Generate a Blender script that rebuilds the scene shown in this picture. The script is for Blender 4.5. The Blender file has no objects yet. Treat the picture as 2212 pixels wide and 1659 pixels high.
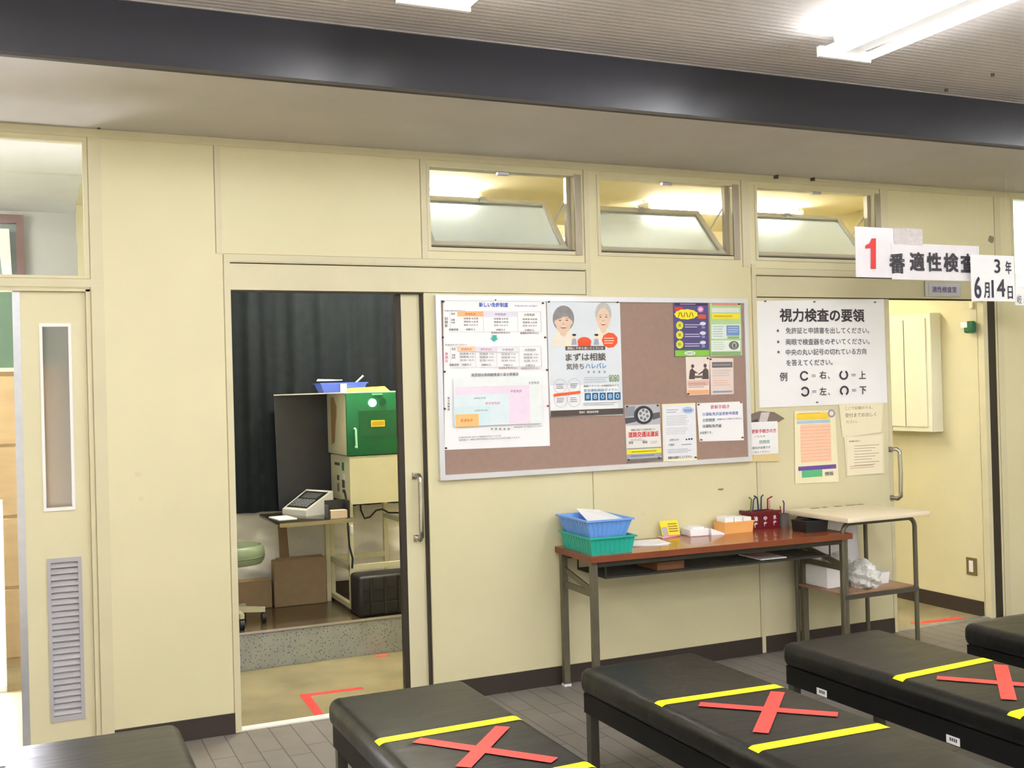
import bpy, bmesh, math, random
from mathutils import Vector, Matrix
random.seed(7)
SC = bpy.context.scene
COL = SC.collection

# ------------------------------------------------------------------ camera
YAW, PITCH, ROLL, FPX = -0.420725, 0.0049002, -0.0267883, 2337.93
CAM = Vector((0.0, -5.0, 1.52))
_cy, _sy, _cp, _sp, _cr, _sr = (math.cos(YAW), math.sin(YAW), math.cos(PITCH), math.sin(PITCH), math.cos(ROLL), math.sin(ROLL))
FW = Vector((-_sy*_cp, _cy*_cp, _sp))
_r = Vector((_cy, _sy, 0)); _u = _r.cross(FW)
RT = _cr*_r + _sr*_u
UP = -_sr*_r + _cr*_u
cam = bpy.data.cameras.new('camera'); cam.sensor_width = 36.0; cam.sensor_fit = 'HORIZONTAL'
cam.lens = FPX/2212*36; cam.clip_start = 0.05
co = bpy.data.objects.new('camera', cam); COL.objects.link(co)
co.matrix_world = Matrix(((RT.x, UP.x, -FW.x, CAM.x), (RT.y, UP.y, -FW.y, CAM.y), (RT.z, UP.z, -FW.z, CAM.z), (0, 0, 0, 1)))
SC.camera = co

def at(px, py, axis, v):
    """the point of a plane (axis = v) that was measured at a pixel of the photograph"""
    d = FW*FPX + RT*(px-1106) - UP*(py-829.5)
    return CAM + d*((v-CAM[axis])/d[axis])

# ------------------------------------------------------------------ world, exposure
W = bpy.data.worlds.new('world'); W.use_nodes = True; SC.world = W
bg = W.node_tree.nodes['Background']; bg.inputs[0].default_value = (0.93, 0.96, 1.0, 1); bg.inputs[1].default_value = 0.32
SC.view_settings.view_transform = 'Standard'; SC.view_settings.look = 'None'
SC.view_settings.gamma = 1.0; SC.view_settings.use_curve_mapping = False
SC.view_settings.exposure = 1.58
SC.cycles.use_denoising = True
SC.cycles.max_bounces = 10; SC.cycles.diffuse_bounces = 5; SC.cycles.transmission_bounces = 8
HALL_TUBE, ROOM_TUBE = 17.0, 28.0          # strength of the fluorescent tubes
# sun added through unseen hall wall openings; its floor bounce brightens ceiling and soffit
sun = bpy.data.lights.new('sun', 'SUN'); sun.energy = 22.0; sun.angle = math.radians(1.5); sun.color = (1.0, 0.99, 0.97)
so_ = bpy.data.objects.new('sun', sun); COL.objects.link(so_); so_.location = (-8, -6, 6)
so_.rotation_euler = Vector((math.cos(math.radians(38)), 0.08, -math.sin(math.radians(38)))).to_track_quat('-Z', 'Y').to_euler()

# ------------------------------------------------------------------ materials
def lin(c): return tuple(((v/255)/12.92 if v/255 <= 0.04045 else ((v/255+0.055)/1.055)**2.4) for v in c)
def mat(name, rgb, rough=0.5, metal=0.0, var=0.06, scale=6.0, bump=0.0, bscale=60.0, spec=0.5, stretch=None, emit=None, coat=0.0):
    m = bpy.data.materials.new(name); m.use_nodes = True
    nt = m.node_tree; N = nt.nodes; L = nt.links; b = N['Principled BSDF']
    c = lin(rgb)
    b.inputs['Roughness'].default_value = rough; b.inputs['Metallic'].default_value = metal
    b.inputs['Specular IOR Level'].default_value = spec
    b.inputs['Coat Weight'].default_value = coat
    tc = N.new('ShaderNodeTexCoord'); mp = N.new('ShaderNodeMapping'); L.new(tc.outputs['Object'], mp.inputs['Vector'])
    if stretch: mp.inputs['Scale'].default_value = stretch
    n = N.new('ShaderNodeTexNoise'); n.inputs['Scale'].default_value = scale; n.inputs['Detail'].default_value = 5
    L.new(mp.outputs[0], n.inputs['Vector'])
    r = N.new('ShaderNodeValToRGB'); r.color_ramp.elements[0].position = 0.3; r.color_ramp.elements[1].position = 0.7
    r.color_ramp.elements[0].color = tuple(max(0, v*(1-var)) for v in c)+(1,)
    r.color_ramp.elements[1].color = tuple(min(1, v*(1+var*0.6)) for v in c)+(1,)
    L.new(n.outputs['Fac'], r.inputs['Fac']); L.new(r.outputs['Color'], b.inputs['Base Color'])
    if bump:
        n2 = N.new('ShaderNodeTexNoise'); n2.inputs['Scale'].default_value = bscale; n2.inputs['Detail'].default_value = 4
        L.new(mp.outputs[0], n2.inputs['Vector'])
        bp = N.new('ShaderNodeBump'); bp.inputs['Strength'].default_value = bump; bp.inputs['Distance'].default_value = 0.02
        L.new(n2.outputs['Fac'], bp.inputs['Height']); L.new(bp.outputs[0], b.inputs['Normal'])
    if emit:
        b.inputs['Emission Color'].default_value = lin(emit[0])+(1,); b.inputs['Emission Strength'].default_value = emit[1]
    return m

def glass(name, tint=(235, 240, 238), rough=0.0, trans=0.85):
    m = bpy.data.materials.new(name); m.use_nodes = True
    nt = m.node_tree; N = nt.nodes; L = nt.links; N.remove(N['Principled BSDF'])
    out = N['Material Output']
    if rough > 0:
        t = N.new('ShaderNodeBsdfGlass'); t.inputs['IOR'].default_value = 1.08; t.inputs['Roughness'].default_value = rough
    else:
        t = N.new('ShaderNodeBsdfTransparent')
    t.inputs['Color'].default_value = lin(tint)+(1,)
    g = N.new('ShaderNodeBsdfGlossy'); g.inputs['Roughness'].default_value = max(0.03, rough*0.3); g.inputs['Color'].default_value = (0.9, 0.95, 1, 1)
    lw = N.new('ShaderNodeLayerWeight'); lw.inputs['Blend'].default_value = 0.5
    pw = N.new('ShaderNodeMath'); pw.operation = 'POWER'; pw.inputs[1].default_value = 4.0; L.new(lw.outputs['Facing'], pw.inputs[0])
    fr = N.new('ShaderNodeMath'); fr.operation = 'MULTIPLY_ADD'; fr.inputs[1].default_value = 0.8; fr.inputs[2].default_value = 0.05; L.new(pw.outputs[0], fr.inputs[0])
    mx = N.new('ShaderNodeMixShader')
    L.new(fr.outputs[0], mx.inputs[0]); L.new(t.outputs[0], mx.inputs[1]); L.new(g.outputs[0], mx.inputs[2])
    if rough > 0:                                    # patterned glass also scatters a little
        tr = N.new('ShaderNodeBsdfTranslucent'); tr.inputs['Color'].default_value = lin((215, 222, 225))+(1,)
        n = N.new('ShaderNodeTexNoise'); n.inputs['Scale'].default_value = 180
        bp = N.new('ShaderNodeBump'); bp.inputs['Strength'].default_value = 0.25; L.new(n.outputs['Fac'], bp.inputs['Height']); L.new(bp.outputs[0], t.inputs['Normal'])
        m2 = N.new('ShaderNodeMixShader'); m2.inputs[0].default_value = 1-trans
        L.new(mx.outputs[0], m2.inputs[1]); L.new(tr.outputs[0], m2.inputs[2]); L.new(m2.outputs[0], out.inputs[0])
    else:
        L.new(mx.outputs[0], out.inputs[0])
    return m

M = {}
M['wall'] = mat('cream_wall_paint', (221, 213, 173), 0.42, var=0.035, scale=1.7, bump=0.02, bscale=25)
M['trim'] = mat('cream_trim_paint', (214, 206, 171), 0.38, var=0.05, scale=3)
M['door'] = mat('cream_door_paint', (219, 211, 174), 0.4, var=0.04, scale=2)
M['gapsoft'] = mat('soft_joint', (176, 160, 120), 0.8)
M['gap'] = mat('dark_gap', (66, 56, 38), 0.8)
M['rubber'] = mat('dark_rubber', (50, 42, 30), 0.6)
M['base'] = mat('brown_vinyl_baseboard', (58, 48, 43), 0.45)
M['soffit'] = mat('soffit_plaster', (194, 189, 180), 0.8, var=0.05, scale=3, bump=0.05, bscale=160)
M['beam'] = mat('charcoal_paint', (44, 44, 49), 0.27, var=0.06, scale=2, spec=0.5)
M['white'] = mat('white_enamel', (240, 240, 238), 0.35, var=0.02)
M['paper'] = mat('white_paper', (250, 250, 252), 0.6, var=0.015)
M['ivory'] = mat('ivory_paper', (243, 236, 200), 0.6, var=0.02)
M['alu'] = mat('brushed_aluminium', (196, 197, 200), 0.33, metal=0.75, var=0.05, scale=30)
M['louver'] = mat('grey_louver_paint', (176, 174, 178), 0.45, var=0.05)
M['chrome'] = mat('worn_chrome', (190, 186, 178), 0.18, metal=1.0, var=0.1, scale=40)
M['vinyl'] = mat('black_vinyl', (15, 15, 14), 0.38, var=0.12, scale=4, bump=0.2, bscale=4, stretch=(1.0, 3.2, 2), spec=0.5)
M['vinylside'] = mat('black_vinyl_skirt', (14, 14, 14), 0.6, var=0.2, scale=8, spec=0.3)
M['leg'] = mat('grey_steel_leg', (96, 92, 84), 0.35, metal=0.6, var=0.1, scale=12)
M['tleg'] = mat('bronze_steel', (112, 106, 88), 0.38, metal=0.45, var=0.1, scale=12)
M['dsteel'] = mat('dark_steel', (62, 60, 52), 0.45, metal=0.4, var=0.1)
M['yellow'] = mat('yellow_tape', (250, 240, 22), 0.45, var=0.02)
M['red'] = mat('red_tape', (244, 76, 70), 0.45, var=0.04, scale=20)
M['inner_floor'] = mat('tan_sealed_concrete', (160, 149, 116), 0.26, var=0.28, scale=2.2, bump=0.02)
M['raised'] = mat('dark_polished_floor', (92, 80, 62), 0.2, var=0.25, scale=3)
M['cork'] = mat('mauve_pin_surface', (163, 136, 124), 0.85, var=0.05, scale=40, bump=0.1, bscale=300)
M['cream_metal'] = mat('cream_steel', (210, 206, 174), 0.4, var=0.05, scale=5)
M['green_steel'] = mat('green_enamel', (0, 106, 62), 0.35, var=0.1, scale=5)
M['dgreen'] = mat('dark_green_enamel', (0, 88, 52), 0.4, var=0.05)
M['curtain'] = mat('black_curtain_cloth', (27, 32, 36), 0.9, var=0.2, scale=14, spec=0.2)
M['sheet'] = mat('white_vinyl_sheet', (234, 232, 226), 0.4, var=0.08, scale=3, bump=0.7, bscale=5)
M['darksheet'] = mat('dark_vinyl_sheet', (45, 46, 52), 0.35, var=0.2, scale=5, bump=0.2, bscale=6)
M['cardboard'] = mat('cardboard', (150, 128, 100), 0.85, var=0.08, scale=20)
M['woodleg'] = mat('brown_board', (140, 112, 84), 0.6, var=0.12, scale=6, stretch=(8, 8, 1))
M['blackp'] = mat('black_plastic', (28, 28, 30), 0.5, var=0.1)
M['seatgreen'] = mat('sage_vinyl', (124, 140, 114), 0.35, var=0.05)
M['blue'] = mat('blue_plastic', (118, 170, 244), 0.4, var=0.05)
M['dblue'] = mat('deep_blue_plastic', (66, 96, 196), 0.4, var=0.05)
M['teal'] = mat('teal_plastic', (40, 176, 156), 0.4, var=0.05)
M['orange'] = mat('orange_plastic', (248, 188, 110), 0.45, var=0.06)
M['maroon'] = mat('maroon_plastic', (108, 22, 32), 0.35, var=0.08)
M['smoke'] = mat('smoky_plastic', (98, 92, 88), 0.3, var=0.1)
M['lemon'] = mat('lemon_print', (250, 232, 40), 0.5, var=0.02)
M['brownbox'] = mat('brown_box', (128, 82, 52), 0.7, var=0.08)
M['carttop'] = mat('pale_laminate', (240, 226, 196), 0.35, var=0.06, scale=5)
M['cartshelf'] = mat('walnut_laminate', (158, 122, 92), 0.4, var=0.12, scale=5, stretch=(2, 12, 12))
M['tabletop'] = None
M['panelbox'] = mat('pale_cream_steel', (236, 234, 212), 0.4, var=0.02)
M['plate'] = mat('bronze_plate', (132, 114, 74), 0.4, metal=0.3)
M['bag'] = mat('clear_plastic_film', (222, 222, 216), 0.12, var=0.1, scale=20, bump=0.8, bscale=30)
M['skin'] = mat('printed_skin', (233, 205, 180), 0.6, var=0.05)
M['hairg'] = mat('printed_grey_hair', (150, 144, 146), 0.6, var=0.15, scale=30)
M['hairw'] = mat('printed_white_hair', (196, 196, 192), 0.6, var=0.1, scale=30)
M['teak'] = mat('cabinet_wood', (198, 172, 132), 0.5, var=0.1, scale=3, stretch=(1, 1, 6))
M['board_green'] = mat('chalkboard_green', (96, 122, 106), 0.6, var=0.2, scale=3)
M['maroonframe'] = mat('maroon_window_paint', (112, 78, 70), 0.5)
M['greywall'] = mat('pale_grey_plaster', (198, 200, 198), 0.8, var=0.04, scale=3)
M['lwhite'] = mat('white_plaster', (238, 239, 240), 0.8, var=0.03)
M['tape'] = mat('clear_tape', (216, 208, 208), 0.12, var=0.1, scale=40, bump=0.4, bscale=50)
M['ink'] = mat('black_ink', (52, 48, 54), 0.6)
M['tube'] = mat('fluorescent_tube', (255, 255, 255), 0.4, emit=((247, 250, 255), HALL_TUBE))
M['tube_rear'] = mat('rear_fluorescent_tube', (255, 255, 255), 0.4, emit=((247, 250, 255), HALL_TUBE*1.9))
M['tube_room'] = mat('fluorescent_tube_room', (255, 255, 255), 0.4, emit=((255, 250, 238), ROOM_TUBE))
M['tube_bright'] = mat('new_fluorescent_tube', (255, 255, 255), 0.4, emit=((255, 250, 238), ROOM_TUBE*1.8))
M['daylight'] = mat('door_gap_glow', (255, 255, 255), 0.3, emit=((240, 240, 255), 11.0))  # emission of the panel added for the door gap glow
M['greenlit'] = mat('lit_green_panel', (190, 245, 215), 0.4, emit=((190, 250, 215), 0.9))
M['frost'] = glass('patterned_glass', (232, 238, 242), 0.35, 0.62)
M['door_glass'] = glass('obscure_glass', (206, 198, 186), 0.42, 0.9)
M['clear'] = glass('clear_glass', (252, 253, 252))
_inks = {}
def ink(rgb, rough=0.6):
    k = tuple(rgb)
    if k not in _inks: _inks[k] = mat('ink_%02x%02x%02x' % k, k, rough, var=0.03, scale=25)
    return _inks[k]

def floor_tiles():
    m = mat('grey_plank_tile', (131, 125, 120), 0.5, var=0.12, scale=5, bump=0.05, bscale=80)
    nt = m.node_tree; N = nt.nodes; L = nt.links; b = N['Principled BSDF']
    tc = N.new('ShaderNodeTexCoord'); mp = N.new('ShaderNodeMapping'); mp.inputs['Rotation'].default_value = (0, 0, math.pi/2)
    mp.inputs['Location'].default_value = (0.41, -0.07, 0)
    L.new(tc.outputs['Object'], mp.inputs['Vector'])
    br = N.new('ShaderNodeTexBrick'); br.inputs['Scale'].default_value = 1.0
    br.inputs['Brick Width'].default_value = 0.42; br.inputs['Row Height'].default_value = 0.1; br.inputs['Mortar Size'].default_value = 0.0032
    br.offset = 0.26; br.offset_frequency = 2
    br.inputs['Color1'].default_value = (1, 1, 1, 1); br.inputs['Color2'].default_value = (0.9, 0.9, 0.9, 1); br.inputs['Mortar'].default_value = (0.42, 0.4, 0.38, 1)
    L.new(mp.outputs[0], br.inputs['Vector'])
    mx = N.new('ShaderNodeMix'); mx.data_type = 'RGBA'; mx.blend_type = 'MULTIPLY'; mx.inputs['Factor'].default_value = 1
    src = b.inputs['Base Color'].links[0].from_socket
    L.new(src, mx.inputs['A']); L.new(br.outputs['Color'], mx.inputs['B']); L.new(mx.outputs['Result'], b.inputs['Base Color'])
    return m
M['floor'] = floor_tiles()

def terrazzo():
    m = mat('grey_terrazzo', (164, 169, 166), 0.4, var=0.12, scale=9)
    nt = m.node_tree; N = nt.nodes; L = nt.links; b = N['Principled BSDF']
    v = N.new('ShaderNodeTexVoronoi'); v.inputs['Scale'].default_value = 68
    tc = N.new('ShaderNodeTexCoord'); L.new(tc.outputs['Object'], v.inputs['Vector'])
    r = N.new('ShaderNodeValToRGB'); r.color_ramp.elements[0].position = 0.14; r.color_ramp.elements[1].position = 0.30
    r.color_ramp.elements[0].color = (0.22, 0.22, 0.2, 1); r.color_ramp.elements[1].color = (1, 1, 1, 1)
    L.new(v.outputs['Distance'], r.inputs['Fac'])
    mx = N.new('ShaderNodeMix'); mx.data_type = 'RGBA'; mx.blend_type = 'MULTIPLY'; mx.inputs['Factor'].default_value = 1
    L.new(b.inputs['Base Color'].links[0].from_socket, mx.inputs['A']); L.new(r.outputs['Color'], mx.inputs['B'])
    L.new(mx.outputs['Result'], b.inputs['Base Color'])
    return m
M['terrazzo'] = terrazzo()

def ceiling_mat():
    m = mat('acoustic_ceiling', (196, 189, 183), 0.9, var=0.05, scale=3)
    nt = m.node_tree; N = nt.nodes; L = nt.links; b = N['Principled BSDF']
    tc = N.new('ShaderNodeTexCoord')
    w = N.new('ShaderNodeTexWave'); w.wave_type = 'BANDS'; w.bands_direction = 'Y'; w.inputs['Scale'].default_value = 9; w.inputs['Distortion'].default_value = 0.6
    L.new(tc.outputs['Object'], w.inputs['Vector'])
    n = N.new('ShaderNodeTexNoise'); n.inputs['Scale'].default_value = 70; L.new(tc.outputs['Object'], n.inputs['Vector'])
    ad = N.new('ShaderNodeMath'); ad.operation = 'ADD'; L.new(w.outputs['Fac'], ad.inputs[0]); L.new(n.outputs['Fac'], ad.inputs[1])
    bp = N.new('ShaderNodeBump'); bp.inputs['Strength'].default_value = 0.22; bp.inputs['Distance'].default_value = 0.008
    L.new(ad.outputs[0], bp.inputs['Height']); L.new(bp.outputs[0], b.inputs['Normal'])
    return m
M['ceiling'] = ceiling_mat()
def wood_top():
    m = mat('red_brown_woodgrain', (158, 82, 44), 0.2, var=0.22, scale=4, stretch=(1.2, 22, 10), coat=0.3)
    return m
M['tabletop'] = wood_top()

# ------------------------------------------------------------------ mesh building
class MB:
    def __init__(s): s.v = []; s.f = []; s.m = []; s.mats = []; s.sm = []
    def mi(s, m):
        if m not in s.mats: s.mats.append(m)
        return s.mats.index(m)
    def add(s, vs, fs, m, smooth=False):
        o = len(s.v); s.v += [Vector(v) for v in vs]; k = s.mi(m)
        for f in fs: s.f.append(tuple(o+i for i in f)); s.m.append(k); s.sm.append(smooth)
        return s
    def merge(s, o):
        k0 = len(s.v); s.v += o.v
        for f, k, q in zip(o.f, o.m, o.sm): s.f.append(tuple(i+k0 for i in f)); s.m.append(s.mi(o.mats[k])); s.sm.append(q)
        return s
    def box(s, x0, x1, y0, y1, z0, z1, m, rz=0.0, piv=None):
        vs = [Vector((x, y, z)) for z in (z0, z1) for y in (y0, y1) for x in (x0, x1)]
        if rz:
            p = Vector(piv) if piv else Vector(((x0+x1)/2, (y0+y1)/2, 0)); R = Matrix.Rotation(rz, 3, 'Z')
            vs = [R @ (v-p) + p for v in vs]
        return s.add(vs, [(0, 2, 3, 1), (4, 5, 7, 6), (0, 1, 5, 4), (2, 6, 7, 3), (0, 4, 6, 2), (1, 3, 7, 5)], m)
    def rbox(s, x0, x1, y0, y1, z0, z1, r, m, seg=3, rz=0.0):
        bm = bmesh.new(); bmesh.ops.create_cube(bm, size=1.0)
        for v in bm.verts: v.co = Vector((v.co.x*(x1-x0), v.co.y*(y1-y0), v.co.z*(z1-z0)))
        bmesh.ops.bevel(bm, geom=list(bm.edges), offset=r, segments=seg, profile=0.5, affect='EDGES')
        c = Vector(((x0+x1)/2, (y0+y1)/2, (z0+z1)/2)); R = Matrix.Rotation(rz, 3, 'Z')
        bm.verts.index_update()
        s.add([R @ v.co + c for v in bm.verts], [tuple(v.index for v in f.verts) for f in bm.faces], m, True); bm.free(); return s
    def hexa(s, b, t, m, smooth=False):
        """b, t: four corners each, bottom and top, anticlockwise from above"""
        return s.add(list(b)+list(t), [(3, 2, 1, 0), (4, 5, 6, 7), (0, 1, 5, 4), (1, 2, 6, 5), (2, 3, 7, 6), (3, 0, 4, 7)], m, smooth)
    def tube(s, pts, r, m, n=10, cap=True):
        pts = [Vector(p) for p in pts]; rings = []
        t0 = (pts[1]-pts[0]).normalized(); a = t0.orthogonal().normalized()
        for i, p in enumerate(pts):
            if i == 0: t = t0
            elif i == len(pts)-1: t = (pts[-1]-pts[-2]).normalized()
            else: t = ((pts[i]-pts[i-1]).normalized()+(pts[i+1]-pts[i]).normalized()).normalized()
            a = (a - t*a.dot(t)).normalized(); b = t.cross(a)
            rings.append([p+(a*math.cos(2*math.pi*k/n)+b*math.sin(2*math.pi*k/n))*r for k in range(n)])
        vs = [v for R in rings for v in R]; fs = []
        for i in range(len(pts)-1):
            for k in range(n): fs.append((i*n+k, i*n+(k+1) % n, (i+1)*n+(k+1) % n, (i+1)*n+k))
        if cap: fs += [tuple(range(n))[::-1], tuple((len(pts)-1)*n+k for k in range(n))]
        return s.add(vs, fs, m, True)
    def lathe(s, prof, c, m, n=24):
        c = Vector(c); vs = []; fs = []
        for (r, z) in prof: vs += [c+Vector((r*math.cos(2*math.pi*k/n), r*math.sin(2*math.pi*k/n), z)) for k in range(n)]
        for i in range(len(prof)-1):
            for k in range(n): fs.append((i*n+k, i*n+(k+1) % n, (i+1)*n+(k+1) % n, (i+1)*n+k))
        fs += [tuple(range(n))[::-1], tuple((len(prof)-1)*n+k for k in range(n))]
        return s.add(vs, fs, m, True)
    def prism(s, poly, axis, a, b, m):
        """poly: (p, q) pairs in the two other axes in order, extruded along axis from a to b"""
        def mk(p, q, t): return {0: (t, p, q), 1: (p, t, q), 2: (p, q, t)}[axis]
        n = len(poly); vs = [mk(p, q, a) for p, q in poly]+[mk(p, q, b) for p, q in poly]
        fs = [tuple(range(n))[::-1], tuple(range(n, 2*n))]+[(i, (i+1) % n, n+(i+1) % n, n+i) for i in range(n)]
        return s.add(vs, fs, m)
    def build(s, name, parent=None, root=None):
        o0 = Vector(root.location) if root else (Vector(parent['_o']) if parent is not None and '_o' in parent else Vector((0, 0, 0)))
        me = bpy.data.meshes.new(name); me.from_pydata([v-o0 for v in s.v], [], s.f); me.update()
        for m in s.mats: me.materials.append(m)
        for p, k, q in zip(me.polygons, s.m, s.sm): p.material_index = k; p.use_smooth = q
        bm = bmesh.new(); bm.from_mesh(me); bmesh.ops.recalc_face_normals(bm, faces=bm.faces); bm.to_mesh(me); bm.free()
        if any(s.sm): me.set_sharp_from_angle(angle=math.radians(38))
        o = bpy.data.objects.new(name, me); COL.objects.link(o)
        if parent is not None: o.parent = parent
        return o

def tag(o, label=None, cat=None, group=None, kind=None):
    if label: o['label'] = label
    if cat: o['category'] = cat
    if group: o['group'] = group
    if kind: o['kind'] = kind
    return o
ORIGIN = {}
def thing(name, label, cat, loc, group=None, kind=None):
    o = bpy.data.objects.new(name, None); COL.objects.link(o); o.location = loc; o.empty_display_size = 0.1
    ORIGIN[o.name] = Vector(loc)
    return tag(o, label, cat, group, kind)
def part(name, mb, parent, label=None, kind=None):
    """a part: its vertices were given in world coordinates"""
    o0 = ORIGIN[parent.name]; mb.v = [v-o0 for v in mb.v]
    o = mb.build(name, parent); ORIGIN[o.name] = o0
    return tag(o, label, None, None, kind)
def solid(name, mb, label, cat, loc=None, group=None):
    """a thing that is one mesh; its origin sits at the middle of its base"""
    xs = [v.x for v in mb.v]; ys = [v.y for v in mb.v]; zs = [v.z for v in mb.v]
    o0 = Vector(((min(xs)+max(xs))/2, (min(ys)+max(ys))/2, min(zs))) if loc is None else Vector(loc)
    mb.v = [v-o0 for v in mb.v]; o = mb.build(name); o.location = o0; ORIGIN[o.name] = o0
    return tag(o, label, cat, group)
def struct(name, mb): return tag(mb.build(name), None, None, None, 'structure')

def bx(x0, x1, y0, y1, z0, z1, m): return MB().box(x0, x1, y0, y1, z0, z1, m)

_tc = {}
def glyphs(body, bold=0.0):
    k = (body, bold)
    if k not in _tc:
        cu = bpy.data.curves.new('t', 'FONT'); cu.body = body; cu.resolution_u = 3; cu.offset = bold
        o = bpy.data.objects.new('t', cu); COL.objects.link(o)
        me = bpy.data.meshes.new_from_object(o.evaluated_get(bpy.context.evaluated_depsgraph_get()))
        vs = [(v.co.x, v.co.y) for v in me.vertices]; fs = [tuple(p.vertices) for p in me.polygons]
        COL.objects.unlink(o); bpy.data.objects.remove(o); bpy.data.curves.remove(cu); bpy.data.meshes.remove(me)
        x0 = min(v[0] for v in vs); x1 = max(v[0] for v in vs); y0 = min(v[1] for v in vs); y1 = max(v[1] for v in vs)
        _tc[k] = ([((x-x0)/(x1-x0), (y-y0)/(y1-y0)) for x, y in vs], fs)
    return _tc[k]

class Sheet:
    """flat printing on a plane parallel to the front wall at depth y; positions are measured on the photograph"""
    def __init__(s, y): s.y = y; s.k = 0; s.t = MB(); s.p = MB(); s.tx = []
    def pt(s, px, py): v = at(px, py, 1, s.y); return v.x, v.z
    def lay(s): s.k += 1; return s.y - 0.0006 - 0.000025*s.k
    def box(s, cx, cy, w, h):
        x0, _ = s.pt(cx-w/2, cy); x1, _ = s.pt(cx+w/2, cy); _, z1 = s.pt(cx, cy-h/2); _, z0 = s.pt(cx, cy+h/2); return x0, x1, z0, z1
    def rect(s, cx, cy, w, h, c):
        x0, x1, z0, z1 = s.box(cx, cy, w, h); y = s.lay()
        s.p.add([(x0, y, z0), (x1, y, z0), (x1, y, z1), (x0, y, z1)], [(0, 1, 2, 3)], c if not isinstance(c, tuple) else ink(c)); return s
    def frame(s, cx, cy, w, h, c, t=1.0):
        s.rect(cx, cy-h/2, w, t, c).rect(cx, cy+h/2, w, t, c).rect(cx-w/2, cy, t, h, c).rect(cx+w/2, cy, t, h, c); return s
    def poly(s, pts, c):
        y = s.lay(); s.p.add([(x, y, z) for x, z in (s.pt(*p) for p in pts)], [tuple(range(len(pts)))], c if not isinstance(c, tuple) else ink(c)); return s
    def disc(s, cx, cy, w, h, c, n=20, wob=0):
        return s.poly([(cx+w/2*math.cos(2*math.pi*i/n)*(1+wob*(i % 2)), cy+h/2*math.sin(2*math.pi*i/n)*(1+wob*(i % 2))) for i in range(n)], c)
    def ring(s, cx, cy, ro, ri, c, gap=None, lettering=False):
        y = s.lay(); n = 28; mb = MB() if lettering else s.p
        if lettering: s.tx.append(mb)
        a0, a1 = (0, 2*math.pi) if gap is None else (math.radians(gap+27), math.radians(gap+333))
        vs = []; fs = []
        for i in range(n+1):
            a = a0+(a1-a0)*i/n
            for r in (ro, ri):
                x, z = s.pt(cx+r*math.cos(a), cy-r*1.12*math.sin(a)); vs.append((x, y, z))
            if i < n: fs.append((2*i, 2*i+1, 2*i+3, 2*i+2))
        mb.add(vs, fs, ink(c)); return s
    def text(s, body, cx, cy, w, h, c, bold=0.012, vert=False):
        if vert:
            n = len(body)
            for i, ch in enumerate(body): s.text(ch, cx, cy-h/2+h*(i+0.5)/n, w, h/n*0.86, c, bold)
            return s
        x0, x1, z0, z1 = s.box(cx, cy, w, h); y = s.lay(); vs, fs = glyphs(body); e = bold*(z1-z0)*0.9; mb = MB()
        x0 += e; x1 -= e; z0 += e; z1 -= e
        sh = [(0, 0)] if bold <= 0 or h < 3.5 else ([(-e, 0), (e, 0)] if h < 9 else [(-e, -e), (e, -e), (-e, e), (e, e)])
        for q, (dx, dz) in enumerate(sh): mb.add([(x0+(x1-x0)*a+dx, y-0.00004*q, z0+(z1-z0)*b+dz) for a, b in vs], fs, ink(c))
        s.k += 7
        s.tx.append(mb); return s
    def lines(s, cx, cy, w, h, n, c, jag=0.25):
        """rows of print too small to read in the photograph"""
        for i in range(n):
            ww = w*(1-random.random()*jag); s.rect(cx-(w-ww)/2, cy-h/2+h*(i+0.5)/n, ww, max(1.0, h/n*0.34), c)
        return s
    def done(s, o):
        if s.p.f: part('print', s.p, o)
        if s.t.f: s.tx.append(s.t)
        if len(s.tx) > 34:
            for mb in s.tx[1:]: s.tx[0].merge(mb)
            s.tx = s.tx[:1]
        for mb in s.tx: part('lettering', mb, o)

def sheet_mesh(pts, y, m, th=0.0012, curl=0.0):
    """a paper with four measured corners (top left, top right, bottom right, bottom left); curl lifts its lower edge off the wall"""
    mb = MB(); P = [at(px, py, 1, y) for px, py in pts]; n = 8; vs = []; fs = []
    for i in range(n+1):
        t = i/n; d = curl*t**3
        for a, b in ((0, 3), (1, 2)):
            q = P[a].lerp(P[b], t); vs.append((q.x, y-d, q.z)); vs.append((q.x, y-d+th, q.z))
    for i in range(n):
        k = i*4
        fs += [(k, k+2, k+6, k+4), (k+1, k+5, k+7, k+3), (k, k+4, k+5, k+1), (k+2, k+3, k+7, k+6)]
    fs += [(0, 1, 3, 2), (n*4, n*4+2, n*4+3, n*4+1)]
    return mb.add(vs, fs, m)


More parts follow.
